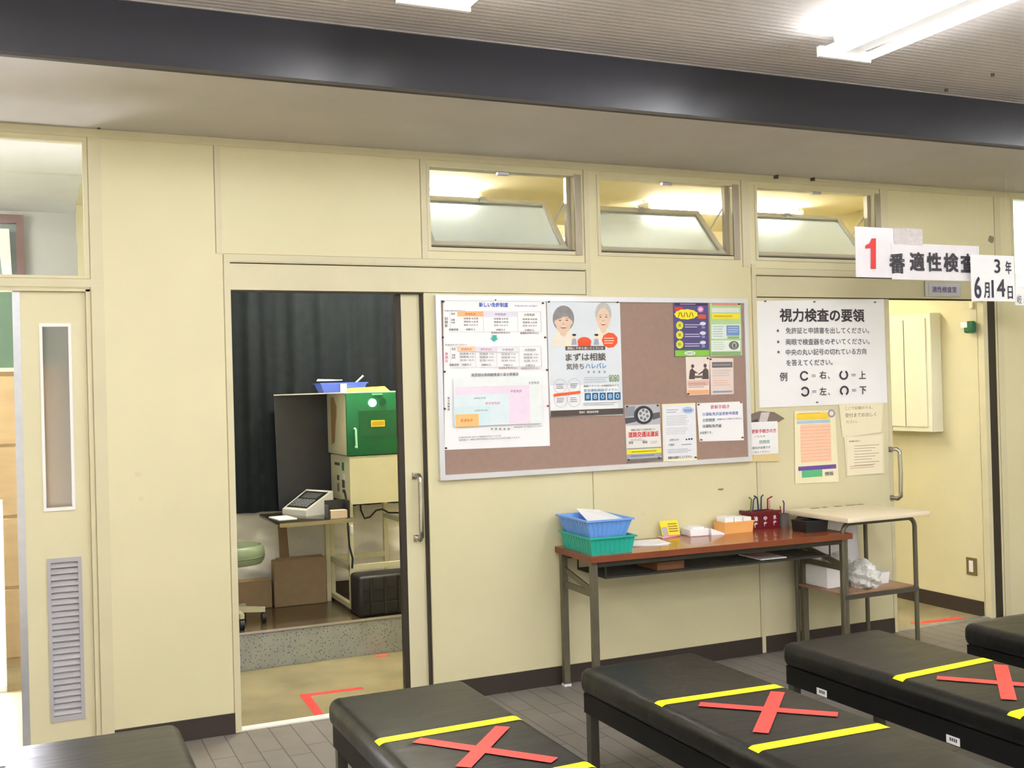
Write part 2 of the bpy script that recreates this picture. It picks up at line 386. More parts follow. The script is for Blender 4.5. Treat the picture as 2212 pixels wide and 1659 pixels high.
# ================================================================== the setting
def grid_wall(mb, xs, zs, holes, y0, y1, m):
    """one connected wall slab parallel to the front wall, with rectangular holes"""
    xs = sorted(set(xs)); zs = sorted(set(zs))
    solidc = lambda i, j: 0 <= i < len(xs)-1 and 0 <= j < len(zs)-1 and not any(h[0]-1e-6 <= xs[i] and xs[i+1] <= h[1]+1e-6 and h[2]-1e-6 <= zs[j] and zs[j+1] <= h[3]+1e-6 for h in holes)
    idx = {}; vs = []; fs = []
    def V(i, j, k):
        if (i, j, k) not in idx: idx[(i, j, k)] = len(vs); vs.append((xs[i], (y0, y1)[k], zs[j]))
        return idx[(i, j, k)]
    for i in range(len(xs)-1):
        for j in range(len(zs)-1):
            if not solidc(i, j): continue
            fs.append((V(i, j, 0), V(i+1, j, 0), V(i+1, j+1, 0), V(i, j+1, 0)))
            fs.append((V(i, j, 1), V(i, j+1, 1), V(i+1, j+1, 1), V(i+1, j, 1)))
            if not solidc(i-1, j): fs.append((V(i, j, 0), V(i, j+1, 0), V(i, j+1, 1), V(i, j, 1)))
            if not solidc(i+1, j): fs.append((V(i+1, j, 0), V(i+1, j, 1), V(i+1, j+1, 1), V(i+1, j+1, 0)))
            if not solidc(i, j-1): fs.append((V(i, j, 0), V(i, j, 1), V(i+1, j, 1), V(i+1, j, 0)))
            if not solidc(i, j+1): fs.append((V(i, j+1, 0), V(i+1, j+1, 0), V(i+1, j+1, 1), V(i, j+1, 1)))
    return mb.add(vs, fs, m)

ZS, ZC = 2.695, 2.925               # soffit height, hall ceiling height
YB = -1.0                           # face of the dark beam
XR = 5.755                          # end of the cream partition
holes = [(-0.95, 0.255, 0, 2.005), (-0.95, 0.255, 2.046, 2.646),
         (0.849, 1.777, 0, 2.003), (0.841, 2.676, 2.003, 2.132),
         (1.817, 2.62, 2.222, 2.625), (2.765, 3.615, 2.222, 2.625), (3.775, 4.64, 2.222, 2.625),
         (3.756, 5.60, 0, 2.003), (3.756, 5.56, 2.003, 2.128),
         (5.775, 7.4, 2.06, 2.66)]
hx = [-3.2, 8.2]+[v for h in holes for v in h[:2]]; hz = [0, 2.76]+[v for h in holes for v in h[2:]]
struct('wall_front', grid_wall(MB(), hx, hz, holes, 0.0, 0.025, M['wall']))

struct('floor', bx(-3.2, 8.2, -9.2, 0.035, -0.08, 0.0, M['floor']))
struct('floor_exam_room', bx(0.30, 5.5, 0.035, 2.2, -0.08, 0.0, M['inner_floor']))
struct('floor_next_room', bx(-3.2, 0.30, 0.035, 3.0, -0.08, 0.0, M['inner_floor']))
st = MB().box(0.52, 5.5, 1.108, 2.2, 0.0, 0.196, M['terrazzo']).box(0.52, 5.5, 1.10, 2.2, 0.196, 0.21, M['raised'])
struct('floor_platform', st)
struct('trim_1', MB().box(0.52, 5.5, 1.094, 1.1005, 0.2, 0.213, M['alu']))       # metal nosing of the step

struct('ceiling', bx(-3.2, 8.2, -9.2, YB+0.02, ZC, ZC+0.06, M['ceiling']))
struct('ceiling_soffit', bx(-3.2, 8.2, YB+0.02, 0.0, ZS, ZS+0.05, M['soffit']))
struct('beam', MB().box(-3.2, 8.2, YB, YB+0.02, ZS+0.006, ZC, M['beam']).box(-3.2, 8.2, YB-0.006, YB+0.02, ZS-0.006, ZS+0.006, M['rubber']))
struct('trim_2', bx(-3.2, 8.2, YB-0.010, YB-0.0005, ZC-0.006, ZC-0.0005, mat('ceiling_bead', (150, 144, 138), 0.7)))     # pale ceiling edge bead
struct('wall_rear', bx(-3.2, 8.2, -9.3, -9.2, 0, 0.9, M['wall']))
_wl = grid_wall(MB(), [-9.2, 0, -8.8, -6.2, -6.0, -3.4], [0, ZC, 0.25, 2.5], [(-8.8, -6.2, 0.25, 2.5), (-6.0, -3.4, 0.25, 2.5)], 3.2, 3.3, M['wall'])  # unseen openings cut to let the added sun onto the floor
_wl.v = [Vector((-v.y, v.x, v.z)) for v in _wl.v]
struct('wall_hall_left', _wl)
struct('wall_hall_right', bx(8.2, 8.3, -9.2, 0, 0, ZC, M['wall']))

# exam room behind the partition
struct('ceiling_exam_room', bx(0.30, 5.56, 0.025, 2.3, 2.735, 2.82, mat('exam_room_ceiling', (232, 222, 182), 0.8, var=0.03, scale=2)))
struct('wall_back', bx(0.30, 5.56, 2.2, 2.3, 0.0, 2.76, M['door']))
struct('wall_left', bx(0.42, 0.52, 0.025, 2.2, 0.0, 2.76, M['greywall']))
struct('wall_right', bx(5.5, 5.56, 0.055, 2.3, 0.0, 2.76, M['door']))
struct('baseboard_right', bx(5.488, 5.5, 0.06, 2.2, 0.0, 0.094, M['base']))
struct('baseboard_back', bx(0.52, 5.488, 1.95, 1.962, 0.21, 0.32, M['base']))
# next room behind the narrow door
struct('wall_next_room', bx(-3.2, 0.42, 2.6, 2.7, 0, 2.76, M['greywall']))
struct('ceiling_next_room', bx(-3.2, 0.42, 0.025, 2.6, 2.745, 2.8, M['lwhite']))
struct('wall_next_room_side', bx(-3.3, -3.2, 0.0, 2.6, 0, 2.76, M['greywall']))

# panel joints and frames of the partition
def joint(n, x, z0, z1, w=0.026):
    mb = MB().box(x-w/2, x+w/2, -0.0045, 0.0, z0, z1, M['trim'])
    mb.box(x-w/2-0.0035, x-w/2, -0.0012, 0.0, z0, z1, M['gapsoft'])
    struct('trim_%d' % n, mb)
joint(3, 0.805, 2.17, 2.66); joint(4, 2.688, 0.09, 1.08, 0.004); joint(5, 3.744, 0.002, 2.19, 0.028); joint(6, 0.285, 0.002, 2.66, 0.052)
joint(7, 0.836, 0.002, 2.165, 0.028); joint(8, 2.69, 2.0, 2.66, 0.028); joint(9, 4.71, 2.17, 2.66, 0.06); joint(10, 5.64, 0.002, 2.66, 0.05); joint(11, 1.79, 2.17, 2.66, 0.03)
joint(22, 3.70, 2.17, 2.66, 0.05)
def rail(n, x0, x1, z, h=0.032):
    mb = MB().box(x0, x1, -0.006, 0.0, z-h/2, z+h/2, M['trim']).box(x0, x1, -0.0015, 0.0, z+h/2, z+h/2+0.003, M['gapsoft']).box(x0, x1, -0.0068, -0.006, z-0.001, z+0.001, M['trim'])
    struct('trim_%d' % n, mb)
rail(12, 0.822, 2.704, 2.152); rail(13, 3.73, 5.60, 2.148); rail(14, -0.95, 0.31, 2.026, 0.034); rail(15, -3.2, XR, 2.676, 0.036)
def header(n, x0, x1, z0, z1):
    mb = MB().box(x0+0.005, x1-0.005, -0.003, 0.03, z0+0.003, z1-0.006, M['trim']).box(x0, x1, 0.024, 0.04, z0, z1, M['gap'])
    mb.box(x0+0.004, x1-0.004, 0.002, 0.03, z0-0.005, z0+0.002, M['gap'])
    struct('trim_%d' % n, mb)
header(16, 0.841, 2.676, 2.003, 2.132); header(17, 3.756, 5.56, 2.003, 2.128)
# exam room side of the right-hand opening: black door edge slot and pale jamb
struct('trim_18', MB().box(5.535, 5.602, 0.004, 0.02, 0.0, 2.003, M['rubber']).box(5.5, 5.535, 0.002, 0.05, 0.0, 2.003, M['trim']))
struct('trim_19', MB().box(0.849, 1.66, 0.012, 0.066, 0.0, 0.006, M['white']))        # sliding door sill
struct('trim_20', MB().box(4.725, 5.5, 0.018, 0.062, 0.0, 0.005, M['alu']))
struct('trim_21', MB().box(-0.95, 0.255, 0.018, 0.062, 0.0, 0.005, M['alu']))
bb = lambda n, x0, x1: struct('baseboard_%s' % n, bx(x0, x1, -0.008, 0.0, 0.0, 0.092, M['base']))
bb('front', 0.31, 0.822); bb('front_middle', 1.777, 3.73); bb('front_far', 5.80, 8.2)

# ---- narrow fixed leaf of the double door
d = thing('door_1', None, None, (0.1, 0.03, 0), kind='structure')
X0, X1, Y0, Y1 = -0.022, 0.236, 0.028, 0.062
leaf = MB(); grid_wall(leaf, [X0, 0.060, 0.166, X1, 0.069, 0.183], [0.012, 0.17, 0.835, 1.065, 1.843, 1.99], [(0.060, 0.166, 1.065, 1.843), (0.069, 0.183, 0.17, 0.835)], Y0, Y1, M['door'])
part('leaf', leaf, d)
part('edge_strip', bx(X0-0.030, X0, Y0-0.002, Y1, 0.012, 1.99, M['alu']), d)
fr = MB()
for a in ((0.050, 0.062, 1.053, 1.855), (0.164, 0.176, 1.053, 1.855), (0.062, 0.164, 1.053, 1.067), (0.062, 0.164, 1.841, 1.855)):
    fr.box(a[0], a[1], Y0-0.006, Y1+0.004, a[2], a[3], M['white'])
gf = part('glazing_frame', fr, d)
part('pane', bx(0.062, 0.164, 0.040, 0.045, 1.067, 1.841, M['door_glass']), gf)
lf = MB()
for a in ((0.058, 0.072, 0.155, 0.85), (0.18, 0.195, 0.155, 0.85), (0.072, 0.18, 0.155, 0.178), (0.072, 0.18, 0.832, 0.85)):
    lf.box(a[0], a[1], Y0-0.007, Y1, a[2], a[3], M['louver'])
lo = part('louver_frame', lf, d)
sl = MB()
for i in range(25):
    z = 0.192+i*0.0262
    sl.prism([(Y0-0.005, z-0.012), (Y0-0.005, z-0.009), (Y0+0.008, z+0.0105), (Y0+0.012, z+0.0105), (Y0+0.012, z-0.012)], 0, 0.072, 0.18, M['louver'])
sl.box(0.072, 0.18, Y1-0.006, Y1-0.003, 0.178, 0.832, M['gap'])
part('louver_slats', sl, lo)
fr = MB().box(0.237, 0.255, 0.004, 0.07, 0, 2.0, M['trim']).box(-0.95, 0.255, 0.004, 0.07, 1.991, 2.006, M['trim'])
part('door_frame', fr, d)
# open main leaf, folded into the next room, hinged at the far jamb
d = thing('door_4', None, None, (-0.93, 0.06, 0), kind='structure')
part('leaf', bx(-0.95, -0.915, 0.07, 0.93, 0.01, 1.99, M['door']), d)
# transom light over the narrow door
d = thing('window_4', None, None, (-0.3, 0.012, 2.046), kind='structure')
f = MB()
for a in ((0.237, 0.255, 2.046, 2.646), (-0.95, -0.932, 2.046, 2.646), (-0.932, 0.237, 2.046, 2.058), (-0.932, 0.237, 2.634, 2.646)): f.box(a[0], a[1], 0.0, 0.05, a[2], a[3], M['trim'])
part('window_frame', f, d); part('pane', bx(-0.932, 0.237, 0.022, 0.026, 2.058, 2.634, M['clear']), d)

# ---- open sliding door in the middle
d = thing('door_2', None, None, (2.1, 0.05, 0), kind='structure')
part('leaf', bx(1.669, 2.60, 0.032, 0.066, 0.008, 2.0, M['door']), d)
part('edge_strip', bx(1.642, 1.669, 0.034, 0.066, 0.008, 2.0, M['rubber']), d)
part('gap_shade', bx(1.7625, 1.777, 0.012, 0.031, 0.0, 2.003, M['rubber']), d)  # dark strip put in for the shade of the gap beside the leaf
def pull(x, z0, z1, y, out, parent, dx=0.0, s=0.026):
    h = MB(); zt, zb = z1-0.02, z0+0.02; o = y-out
    h.tube([(x, y, zt), (x+dx*0.6, y-out*0.7, zt+0.003), (x+dx, o, zt-0.012), (x+dx, o, zt-0.04), (x+dx, o-0.004, (zt+zb)/2), (x+dx, o, zb+0.04), (x+dx, o, zb+0.012), (x+dx*0.6, y-out*0.7, zb-0.003), (x, y, zb)], s*0.5, M['chrome'], 12)
    hh = part('handle', h, parent)
    for z in (zt, zb): part('handle_mount', MB().box(x-0.014, x+0.014, y-0.005, y, z-0.016, z+0.016, M['chrome']), hh)
pull(1.716, 0.785, 1.13, 0.032, 0.05, d, 0.012)
# ---- sliding door carrying the notices
d = thing('door_3', None, None, (4.24, 0.02, 0), kind='structure')
part('leaf', bx(3.759, 4.700, 0.001, 0.03, 0.006, 2.0, M['door']), d)
part('edge_strip', bx(4.700, 4.727, -0.002, 0.03, 0.004, 2.0, M['trim']), d)
part('kick_plate', bx(3.759, 4.700, -0.007, 0.001, 0.006, 0.092, M['base']), d)
pull(4.705, 0.79, 1.12, -0.002, 0.045, d, 0.03)

M['jamb'] = mat('grey_beige_channel', (168, 158, 138), 0.4, metal=0.2)
M['sash'] = mat('greyed_sash_paint', (200, 194, 174), 0.35)
# ---- three hopper windows in the transom
def hopper(n, x0, x1, ang):
    z0, z1 = 2.222, 2.625
    d = thing('window_%d' % n, None, None, ((x0+x1)/2, 0.012, z0), kind='structure')
    f = MB()
    for a in ((x0-0.012, x0+0.004, z0-0.012, z1+0.012), (x1-0.004, x1+0.012, z0-0.012, z1+0.012), (x0+0.004, x1-0.004, z0-0.012, z0+0.006), (x0+0.004, x1-0.004, z1-0.004, z1+0.012)):
        f.box(a[0], a[1], -0.008, 0.06, a[2], a[3], M['trim'])
    f.box(x1-0.030, x1-0.004, 0.03, 0.06, z0, z1, M['jamb']).box(x1-0.004, x1+0.036, -0.012, -0.004, z0-0.012, z1+0.004, M['jamb']).box(x0+0.004, x1-0.004, 0.0, 0.05, z0+0.006, z0+0.013, M['gap'])
    part('window_frame', f, d)
    # sash: hinged along its lower edge, leaning into the room
    c, s = math.cos(ang), math.sin(ang); Hh = 0.385; hz, hy = z0+0.014, 0.03
    def q(u, v, w): return Vector((u, hy+v*s+w*c, hz+v*c-w*s))
    def bar(mb, u0, u1, v0, v1, w0, w1, m):
        return mb.add([q(u, v, w) for w in (w0, w1) for v in (v0, v1) for u in (u0, u1)], [(0, 2, 3, 1), (4, 5, 7, 6), (0, 1, 5, 4), (2, 6, 7, 3), (0, 4, 6, 2), (1, 3, 7, 5)], m)
    a0, a1 = x0+0.012, x1-0.034
    sm = MB()
    for b in ((a0, a0+0.028, 0, Hh), (a1-0.028, a1, 0, Hh), (a0+0.028, a1-0.028, 0, 0.028), (a0+0.028, a1-0.028, Hh-0.028, Hh)): bar(sm, b[0], b[1], b[2], b[3], -0.014, 0.014, M['sash'])
    so = part('sash', sm, d)
    part('pane', bar(MB(), a0+0.028, a1-0.028, 0.028, Hh-0.028, -0.003, 0.003, M['frost']), so)
    part('catch', bar(MB(), (a0+a1)/2-0.02, (a0+a1)/2+0.02, Hh-0.04, Hh-0.012, -0.03, -0.014, M['alu']), so)
    stay = MB().tube([q(a1-0.004, Hh*0.55, 0), (x1-0.02, 0.05, z0+0.30)], 0.005, M['alu'], 8)
    part('stay', stay, so)
    part('strike', bx((x0+x1)/2-0.03, (x0+x1)/2+0.03, -0.004, 0.02, z1-0.02, z1-0.006, M['alu']), d)
    return d
hopper(1, 1.817, 2.62, math.radians(41)); hopper(2, 2.765, 3.615, math.radians(43)); hopper(3, 3.775, 4.64, math.radians(41))
# ---- transom light past the end of the partition
d = thing('window_5', None, None, (6.5, 0.012, 2.06), kind='structure')
f = MB()
for a in ((5.763, 5.782, 2.05, 2.67), (7.39, 7.41, 2.05, 2.67), (5.782, 7.39, 2.05, 2.07), (5.782, 7.39, 2.65, 2.67)): f.box(a[0], a[1], -0.004, 0.05, a[2], a[3], M['trim'])
part('window_frame', f, d); part('pane', bx(5.782, 7.39, 0.018, 0.023, 2.07, 2.65, M['clear']), d)
# the lit room seen through it
struct('wall_far_room', bx(5.56, 11.0, 1.5, 1.6, 0, 2.85, mat('far_room_wall', (232, 240, 236), 0.7)))
struct('ceiling_far_room', bx(5.56, 11.0, 0.03, 1.5, 2.8, 2.86, M['lwhite']))
struct('wall_far_room_side', bx(11.0, 11.1, 0.0, 1.5, 0, 2.8, M['greywall']))

# window of the next room, with its dark red frame
d = thing('window_6', None, None, (-0.6, 2.58, 2.3), kind='structure')
f = MB().box(-1.4, 0.0, 2.55, 2.6, 2.66, 2.715, M['maroonframe']).box(-0.045, 0.0, 2.55, 2.6, 0.9, 2.66, M['maroonframe']).box(-1.4, 0.0, 2.55, 2.6, 0.86, 0.9, M['maroonframe'])
part('window_frame', f, d)
part('pane', bx(-1.4, -0.045, 2.585, 2.595, 0.9, 2.66, mat('dusky_pane', (116, 134, 128), 0.1, var=0.3, scale=3)), d)
part('curtain_edge', MB().hexa([(-0.095, 2.53, 1.9), (-0.06, 2.53, 1.9), (-0.06, 2.545, 1.9), (-0.095, 2.545, 1.9)], [(-0.155, 2.53, 2.62), (-0.085, 2.53, 2.62), (-0.085, 2.545, 2.62), (-0.155, 2.545, 2.62)], M['white']), d)
d = thing('window_7', None, None, (-0.6, 0.95, 0.0), kind='structure')  # glowing panel added to stand in for the sunlit glow in the door gap
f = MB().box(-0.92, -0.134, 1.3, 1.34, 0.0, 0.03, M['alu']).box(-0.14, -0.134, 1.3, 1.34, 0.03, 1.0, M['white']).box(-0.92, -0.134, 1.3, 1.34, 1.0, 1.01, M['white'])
f.box(-0.92, -0.14, 1.326, 1.34, 0.03, 1.0, M['white'])  # unseen opaque back, keeps the glow off the cabinet
part('window_frame', f, d); part('pane', bx(-0.92, -0.14, 1.315, 1.325, 0.03, 1.0, M['daylight']), d)  # rim and emitting face of the added glow panel

# ================================================================== fluorescent fixtures
def fixture(x, y0, y1, zc, label, along='y', group='fluorescent fixtures on the hall ceiling', tube='tube', hw=0.11, hd=0.085):
    def S(a0, a1, l0, l1, z0, z1, m, mb):
        return mb.box(a0, a1, l0, l1, z0, z1, m) if along == 'y' else mb.box(l0, l1, a0, a1, z0, z1, m)
    loc = (x, (y0+y1)/2, zc) if along == 'y' else ((y0+y1)/2, x, zc)
    t = thing('fluorescent_light', label, 'ceiling light', loc, group)
    mb = MB(); prof = [(x-hw*0.5, zc), (x-hw*0.32, zc-hd), (x+hw*0.32, zc-hd), (x+hw*0.5, zc)]
    mb.prism(prof, 1 if along == 'y' else 0, y0+0.01, y1-0.01, M['white'])
    part('housing', mb, t)
    for e in (y0, y1):
        mb = MB(); a, b = (e, e+0.018) if e == y0 else (e-0.018, e)
        S(x-hw-0.022, x+hw+0.022, a, b, zc-hd-0.015, zc-hd+0.027, M['white'], mb); part('lamp_holder', mb, t)
    for sx in (-1, 1):
        mb = MB(); p = [(x+sx*hw, y0+0.018, zc-hd+0.005), (x+sx*hw, y1-0.018, zc-hd+0.005)]
        if along == 'x': p = [(q[1], q[0], q[2]) for q in p]
        mb.tube(p, 0.0165, M[tube], 12); part('tube', mb, t)
    return t
names = {1.29: 'first', 3.07: 'second'}
fixture(3.065, -2.80, -1.54, ZC, 'white twin tube ceiling fixture, the large bright one over the benches')
fixture(1.29, -2.80, -1.54, ZC, 'white twin tube ceiling fixture showing only its bright end at the frame top')
for x in (-0.49,): fixture(x, -2.80, -1.54, ZC, 'white twin tube fixture near the dark beam, out of the photo')
fixture(5.95, -2.80, -1.54, ZC, 'added twin tube fixture out of view, brightening the wall past the benches')  # lamp added out of view to brighten the wall past the far doorway
for y in (-5.3, -8.2):
    for x in (-0.49, 1.29, 3.065, 4.84): fixture(x, y, y+1.26, ZC, 'white twin tube fixture farther back in the hall, out of the photo', tube='tube_rear')
for x0, lb in ((1.27, 'twin tube fixture seen through the hopper window above the sliding door'), (3.70, 'twin tube fixture seen through the two hopper windows above the notice board')):
    fixture(1.10, x0, x0+1.26, 2.735, lb, 'x', 'fluorescent fixtures in the exam room', 'tube_bright' if x0 < 2 else 'tube_room', 0.045, 0.05)
fixture(1.2, -1.9, -0.7, 2.745, 'twin tube fixture on the ceiling of the next room', 'x', None, 'tube_bright')
fixture(1.15, 6.5, 7.7, 2.8, 'bright twin tube fixture behind the far transom window', 'x', None, 'tube')
tag(solid('lit_sign', bx(6.6, 9.0, 1.44, 1.499, 2.375, 2.57, M['greenlit']), 'pale green lit panel seen through the far transom window', 'sign'))
solid('grey_cabinet', MB().rbox(5.93, 6.5, -0.34, -0.02, 0.0, 0.30, 0.01, mat('grey_cabinet_paint', (150, 146, 152), 0.4)).box(5.95, 6.48, -0.345, -0.34, 0.24, 0.28, M['dsteel']), 'low grey cabinet against the wall at the far end of the benches', 'cabinet')

# ================================================================== benches
BR = 0.038
def bench(x0, x1, ye, L, label, tapes=(), tags=()):
    zt, zb = 0.42, 0.318; xc = (x0+x1)/2
    t = thing('vinyl_bench', label, 'bench', (xc, ye-L/2, 0), 'black benches in the waiting hall')
    mb = MB(); mb.rbox(x0, x1, ye-L, ye, zb, zt, BR, M['vinyl'], 5); cu = part('cushion', mb, t)
    sk = MB(); i = 0.016
    for a in ((x0+i, x0+i+0.02, ye-L+i, ye-i), (x1-i-0.02, x1-i, ye-L+i, ye-i), (x0+i+0.02, x1-i-0.02, ye-i-0.02, ye-i), (x0+i+0.02, x1-i-0.02, ye-L+i, ye-L+i+0.02)):
        sk.box(a[0], a[1], a[2], a[3], 0.245, zb+0.004, M['vinylside'])
    part('skirt', sk, t)
    for sx in (x0+0.022, x1-0.022-0.036):
        for yy in (ye-0.02-0.036, ye-L+0.02):
            part('leg', MB().box(sx, sx+0.036, yy, yy+0.036, 0.006, zb+0.006, M['leg']).box(sx-0.002, sx+0.038, yy-0.002, yy+0.038, 0, 0.008, M['blackp']), t)
    def prof(x):
        d = min(x-x0, x1-x)
        if d >= BR: return zt
        d = max(d, 0.004); return zt-BR+math.sqrt(max(0, BR*BR-(BR-d)**2))
    for kind, q in tapes:
        a, b, c, d_ = q; n = 90; vs = []; fs = []
        for k in range(n+1):
            s = k/n
            for p, r in ((a, d_), (b, c)):
                X = p[0]+(r[0]-p[0])*s; Y = p[1]+(r[1]-p[1])*s; X = min(max(X, x0+0.004), x1-0.004)
                z = prof(X)+(0.0012 if kind == 'y' else 0.0016+0.0002*len(t.children)); vs.append((X, Y, z))
            if k < n: fs.append((2*k, 2*k+1, 2*k+3, 2*k+2))
        part('yellow_tape' if kind == 'y' else 'red_tape', MB().add(vs, fs, M['yellow' if kind == 'y' else 'red'], True), t, 'yellow stripe of tape across the seat' if kind == 'y' else 'red strip of tape, one stroke of a cross')
    for (y, z) in tags:
        mb = MB().box(x0+i-0.0016, x0+i, y-0.03, y+0.03, z-0.014, z+0.014, M['paper'])
        for k in range(4): mb.box(x0+i-0.0022, x0+i-0.0016, y-0.018+k*0.009, y-0.013+k*0.009, z-0.004, z+0.008, M['ink'])
        part('label_sticker', mb, t, 'small white sticker on the skirt')
    return t
def stripe(x0, x1, y0, y1, w=0.052): return ('y', ((x0, y0), (x0, y0-w), (x1, y1-w), (x1, y1)))
def cross(ax, ay, bx_, by, w=0.05):
    d = Vector((bx_-ax, by-ay)).normalized()*w/2; p = Vector((-d.y, d.x))
    return ('r', ((ax+p.x, ay+p.y), (ax-p.x, ay-p.y), (bx_-p.x, by-p.y), (bx_+p.x, by+p.y)))
bench(-0.09, 0.445, -1.15, 1.8, 'plain black vinyl bench without tape, beside the narrow louvred door')
bench(0.965, 1.50, -1.12, 1.8, 'black vinyl bench with tape cross, end facing the open sliding door',
      [stripe(0.980, 1.492, -1.665, -1.655), cross(1.094, -1.745, 1.395, -2.119), cross(1.388, -1.752, 1.134, -2.044), stripe(0.980, 1.492, -2.185, -2.165)], ())
bench(1.95, 2.49, -1.20, 1.8, 'black vinyl bench with whole tape cross, in front of the brown table',
      [stripe(1.966, 2.482, -1.745, -1.775), cross(2.080, -1.854, 2.407, -2.172), cross(2.403, -1.865, 2.073, -2.203), stripe(1.966, 2.482, -2.283, -2.30)], ())
bench(2.885, 3.42, -1.26, 1.8, 'black vinyl bench with tape cross, in front of the small cart',
      [stripe(2.898, 3.412, -1.90, -1.868), cross(3.015, -2.0, 3.225, -2.235), cross(3.354, -1.984, 3.013, -2.321), stripe(2.898, 3.412, -2.413, -2.385)], ((-1.50, 0.262), (-2.18, 0.262)))
bench(3.80, 4.335, -1.37, 1.8, 'farthest black vinyl bench, only its end corner showing', (), ((-1.58, 0.262),))

# ================================================================== brown table
TZ = 0.71; TX0, TX1, TYB, TYF = 2.442, 3.975, -0.045, -0.458; TR_ = -0.04
tp = Vector(((TX0+TX1)/2, (TYB+TYF)/2, 0)); RZ = Matrix.Rotation(TR_, 3, 'Z')
def tw(x, y, z): return RZ @ (Vector((x, y, z))-tp) + tp
def tbox(mb, x0, x1, y0, y1, z0, z1, m): return mb.box(x0, x1, y0, y1, z0, z1, m, TR_, tp)
t = thing('folding_table', 'long red brown folding table against the wall under the notice board', 'table', tp)
top = MB(); tbox(top, TX0, TX1, TYF, TYB, TZ-0.028, TZ, M['tabletop']); part('tabletop', top, t)
part('edge_band', tbox(tbox(MB(), TX0-0.003, TX1+0.003, TYF-0.004, TYF, TZ-0.030, TZ-0.001, mat('edge_band_brown', (128, 64, 36), 0.35, var=0.1)), TX0-0.004, TX0, TYF, TYB, TZ-0.030, TZ-0.001, mat('edge_band_end', (124, 62, 38), 0.35, var=0.1)), t)
for x in (TX0+0.012, TX1-0.012-0.032):
    for y in (TYF+0.02, TYB-0.045):
        l = part('leg', tbox(MB(), x, x+0.032, y, y+0.030, 0.012, TZ-0.028, M['tleg']), t)
        part('foot', tbox(MB(), x-0.003, x+0.035, y-0.003, y+0.033, 0.0, 0.012, M['white']), l, 'white plastic foot')
    br = MB(); xm = x+0.012
    tbox(br, xm, xm+0.012, TYF+0.05, TYB-0.045, TZ-0.205, TZ-0.175, M['tleg'])
    br.hexa([tw(xm, TYF+0.05, TZ-0.16), tw(xm+0.01, TYF+0.05, TZ-0.16), tw(xm+0.01, TYF+0.05, TZ-0.19), tw(xm, TYF+0.05, TZ-0.19)],
            [tw(xm, TYB-0.045, TZ-0.10), tw(xm+0.01, TYB-0.045, TZ-0.10), tw(xm+0.01, TYB-0.045, TZ-0.125), tw(xm, TYB-0.045, TZ-0.125)], M['tleg'])
    part('leg_brace', br, t)
fr = MB()
tbox(fr, TX0+0.05, TX1-0.05, TYF+0.025, TYF+0.05, TZ-0.058, TZ-0.028, M['dsteel']); tbox(fr, TX0+0.05, TX1-0.05, TYB-0.06, TYB-0.035, TZ-0.058, TZ-0.028, M['dsteel'])
part('apron_rails', fr, t)
sh = MB(); SZ = 0.592
tbox(sh, TX0+0.10, TX1-0.10, TYF+0.05, TYF+0.058, SZ-0.004, SZ+0.006, M['dsteel']); tbox(sh, TX0+0.10, TX1-0.10, TYB-0.05, TYB-0.042, SZ-0.004, SZ+0.006, M['dsteel'])
for k in range(9): y = TYF+0.085+k*0.03; tbox(sh, TX0+0.10, TX1-0.10, y, y+0.005, SZ-0.002, SZ+0.003, M['dsteel'])
for k in range(6): x = TX0+0.10+k*(TX1-TX0-0.205)/5; tbox(sh, x, x+0.006, TYF+0.05, TYB-0.042, SZ-0.004, SZ, M['dsteel'])
for x in (TX0+0.10, TX1-0.106):
    for y in (TYF+0.05, TYB-0.048): tbox(sh, x, x+0.006, y, y+0.006, SZ, TZ-0.028, M['dsteel'])
part('wire_shelf', sh, t)

# things on the table
def onp(px, py, z=TZ): v = at(px, py, 2, z); return v.x, v.y
def tray(name, x0, x1, y0, y1, z0, h, m, label, cat, rz=0.0, taper=0.02, rim=0.010, ribs=True, root=None):
    c = Vector(((x0+x1)/2, (y0+y1)/2, z0)); R = Matrix.Rotation(rz, 3, 'Z')
    t = thing(name, label, cat, c)
    def loop(d, z): return [R @ (Vector((x, y, z))-c)+c for x, y in ((x0-d, y0-d), (x1+d, y0-d), (x1+d, y1+d), (x0-d, y1+d))]
    L = [loop(-taper, z0), loop(0, z0+h), loop(rim, z0+h), loop(rim, z0+h-0.008), loop(0.001, z0+h-0.008)]
    I = [loop(-taper-0.004, z0+0.004), loop(-0.004, z0+h)]
    vs = L[0]+L[4]+L[3]+L[2]+L[1]+I[1]+I[0]; fs = [(3, 2, 1, 0)]
    for k in range(6):
        for i in range(4): fs.append((k*4+i, k*4+(i+1) % 4, (k+1)*4+(i+1) % 4, (k+1)*4+i))
    fs.append((24, 25, 26, 27)); part('tub', MB().add(vs, fs, m), t)
    if ribs:
        rb = MB()
        def P(u, v, w, side):
            # v: 0 bottom, 1 top; side: 0 front, 1 left end
            d = -taper*(1-v); z = z0+0.004+(h-0.014)*v
            p = Vector((x0-d+(x1-x0+2*d)*u, y0-d-w, z)) if side == 0 else (Vector((x0-d-w, y0-d+(y1-y0+2*d)*u, z)) if side == 1 else Vector((x1+d+w, y0-d+(y1-y0+2*d)*u, z)))
            return R @ (p-c)+c
        for side, n in ((0, 9), (1, 11), (2, 11)):
            for i in range(1, n):
                u = i/n; e = 0.006
                b = [P(u-e, 0, 0, side), P(u+e, 0, 0, side), P(u+e, 0, 0.003, side), P(u-e, 0, 0.003, side)]
                tt = [P(u-e, 1, 0, side), P(u+e, 1, 0, side), P(u+e, 1, 0.003, side), P(u-e, 1, 0.003, side)]
                rb.hexa(b, tt, m)
        part('ribs', rb, t)
    return t
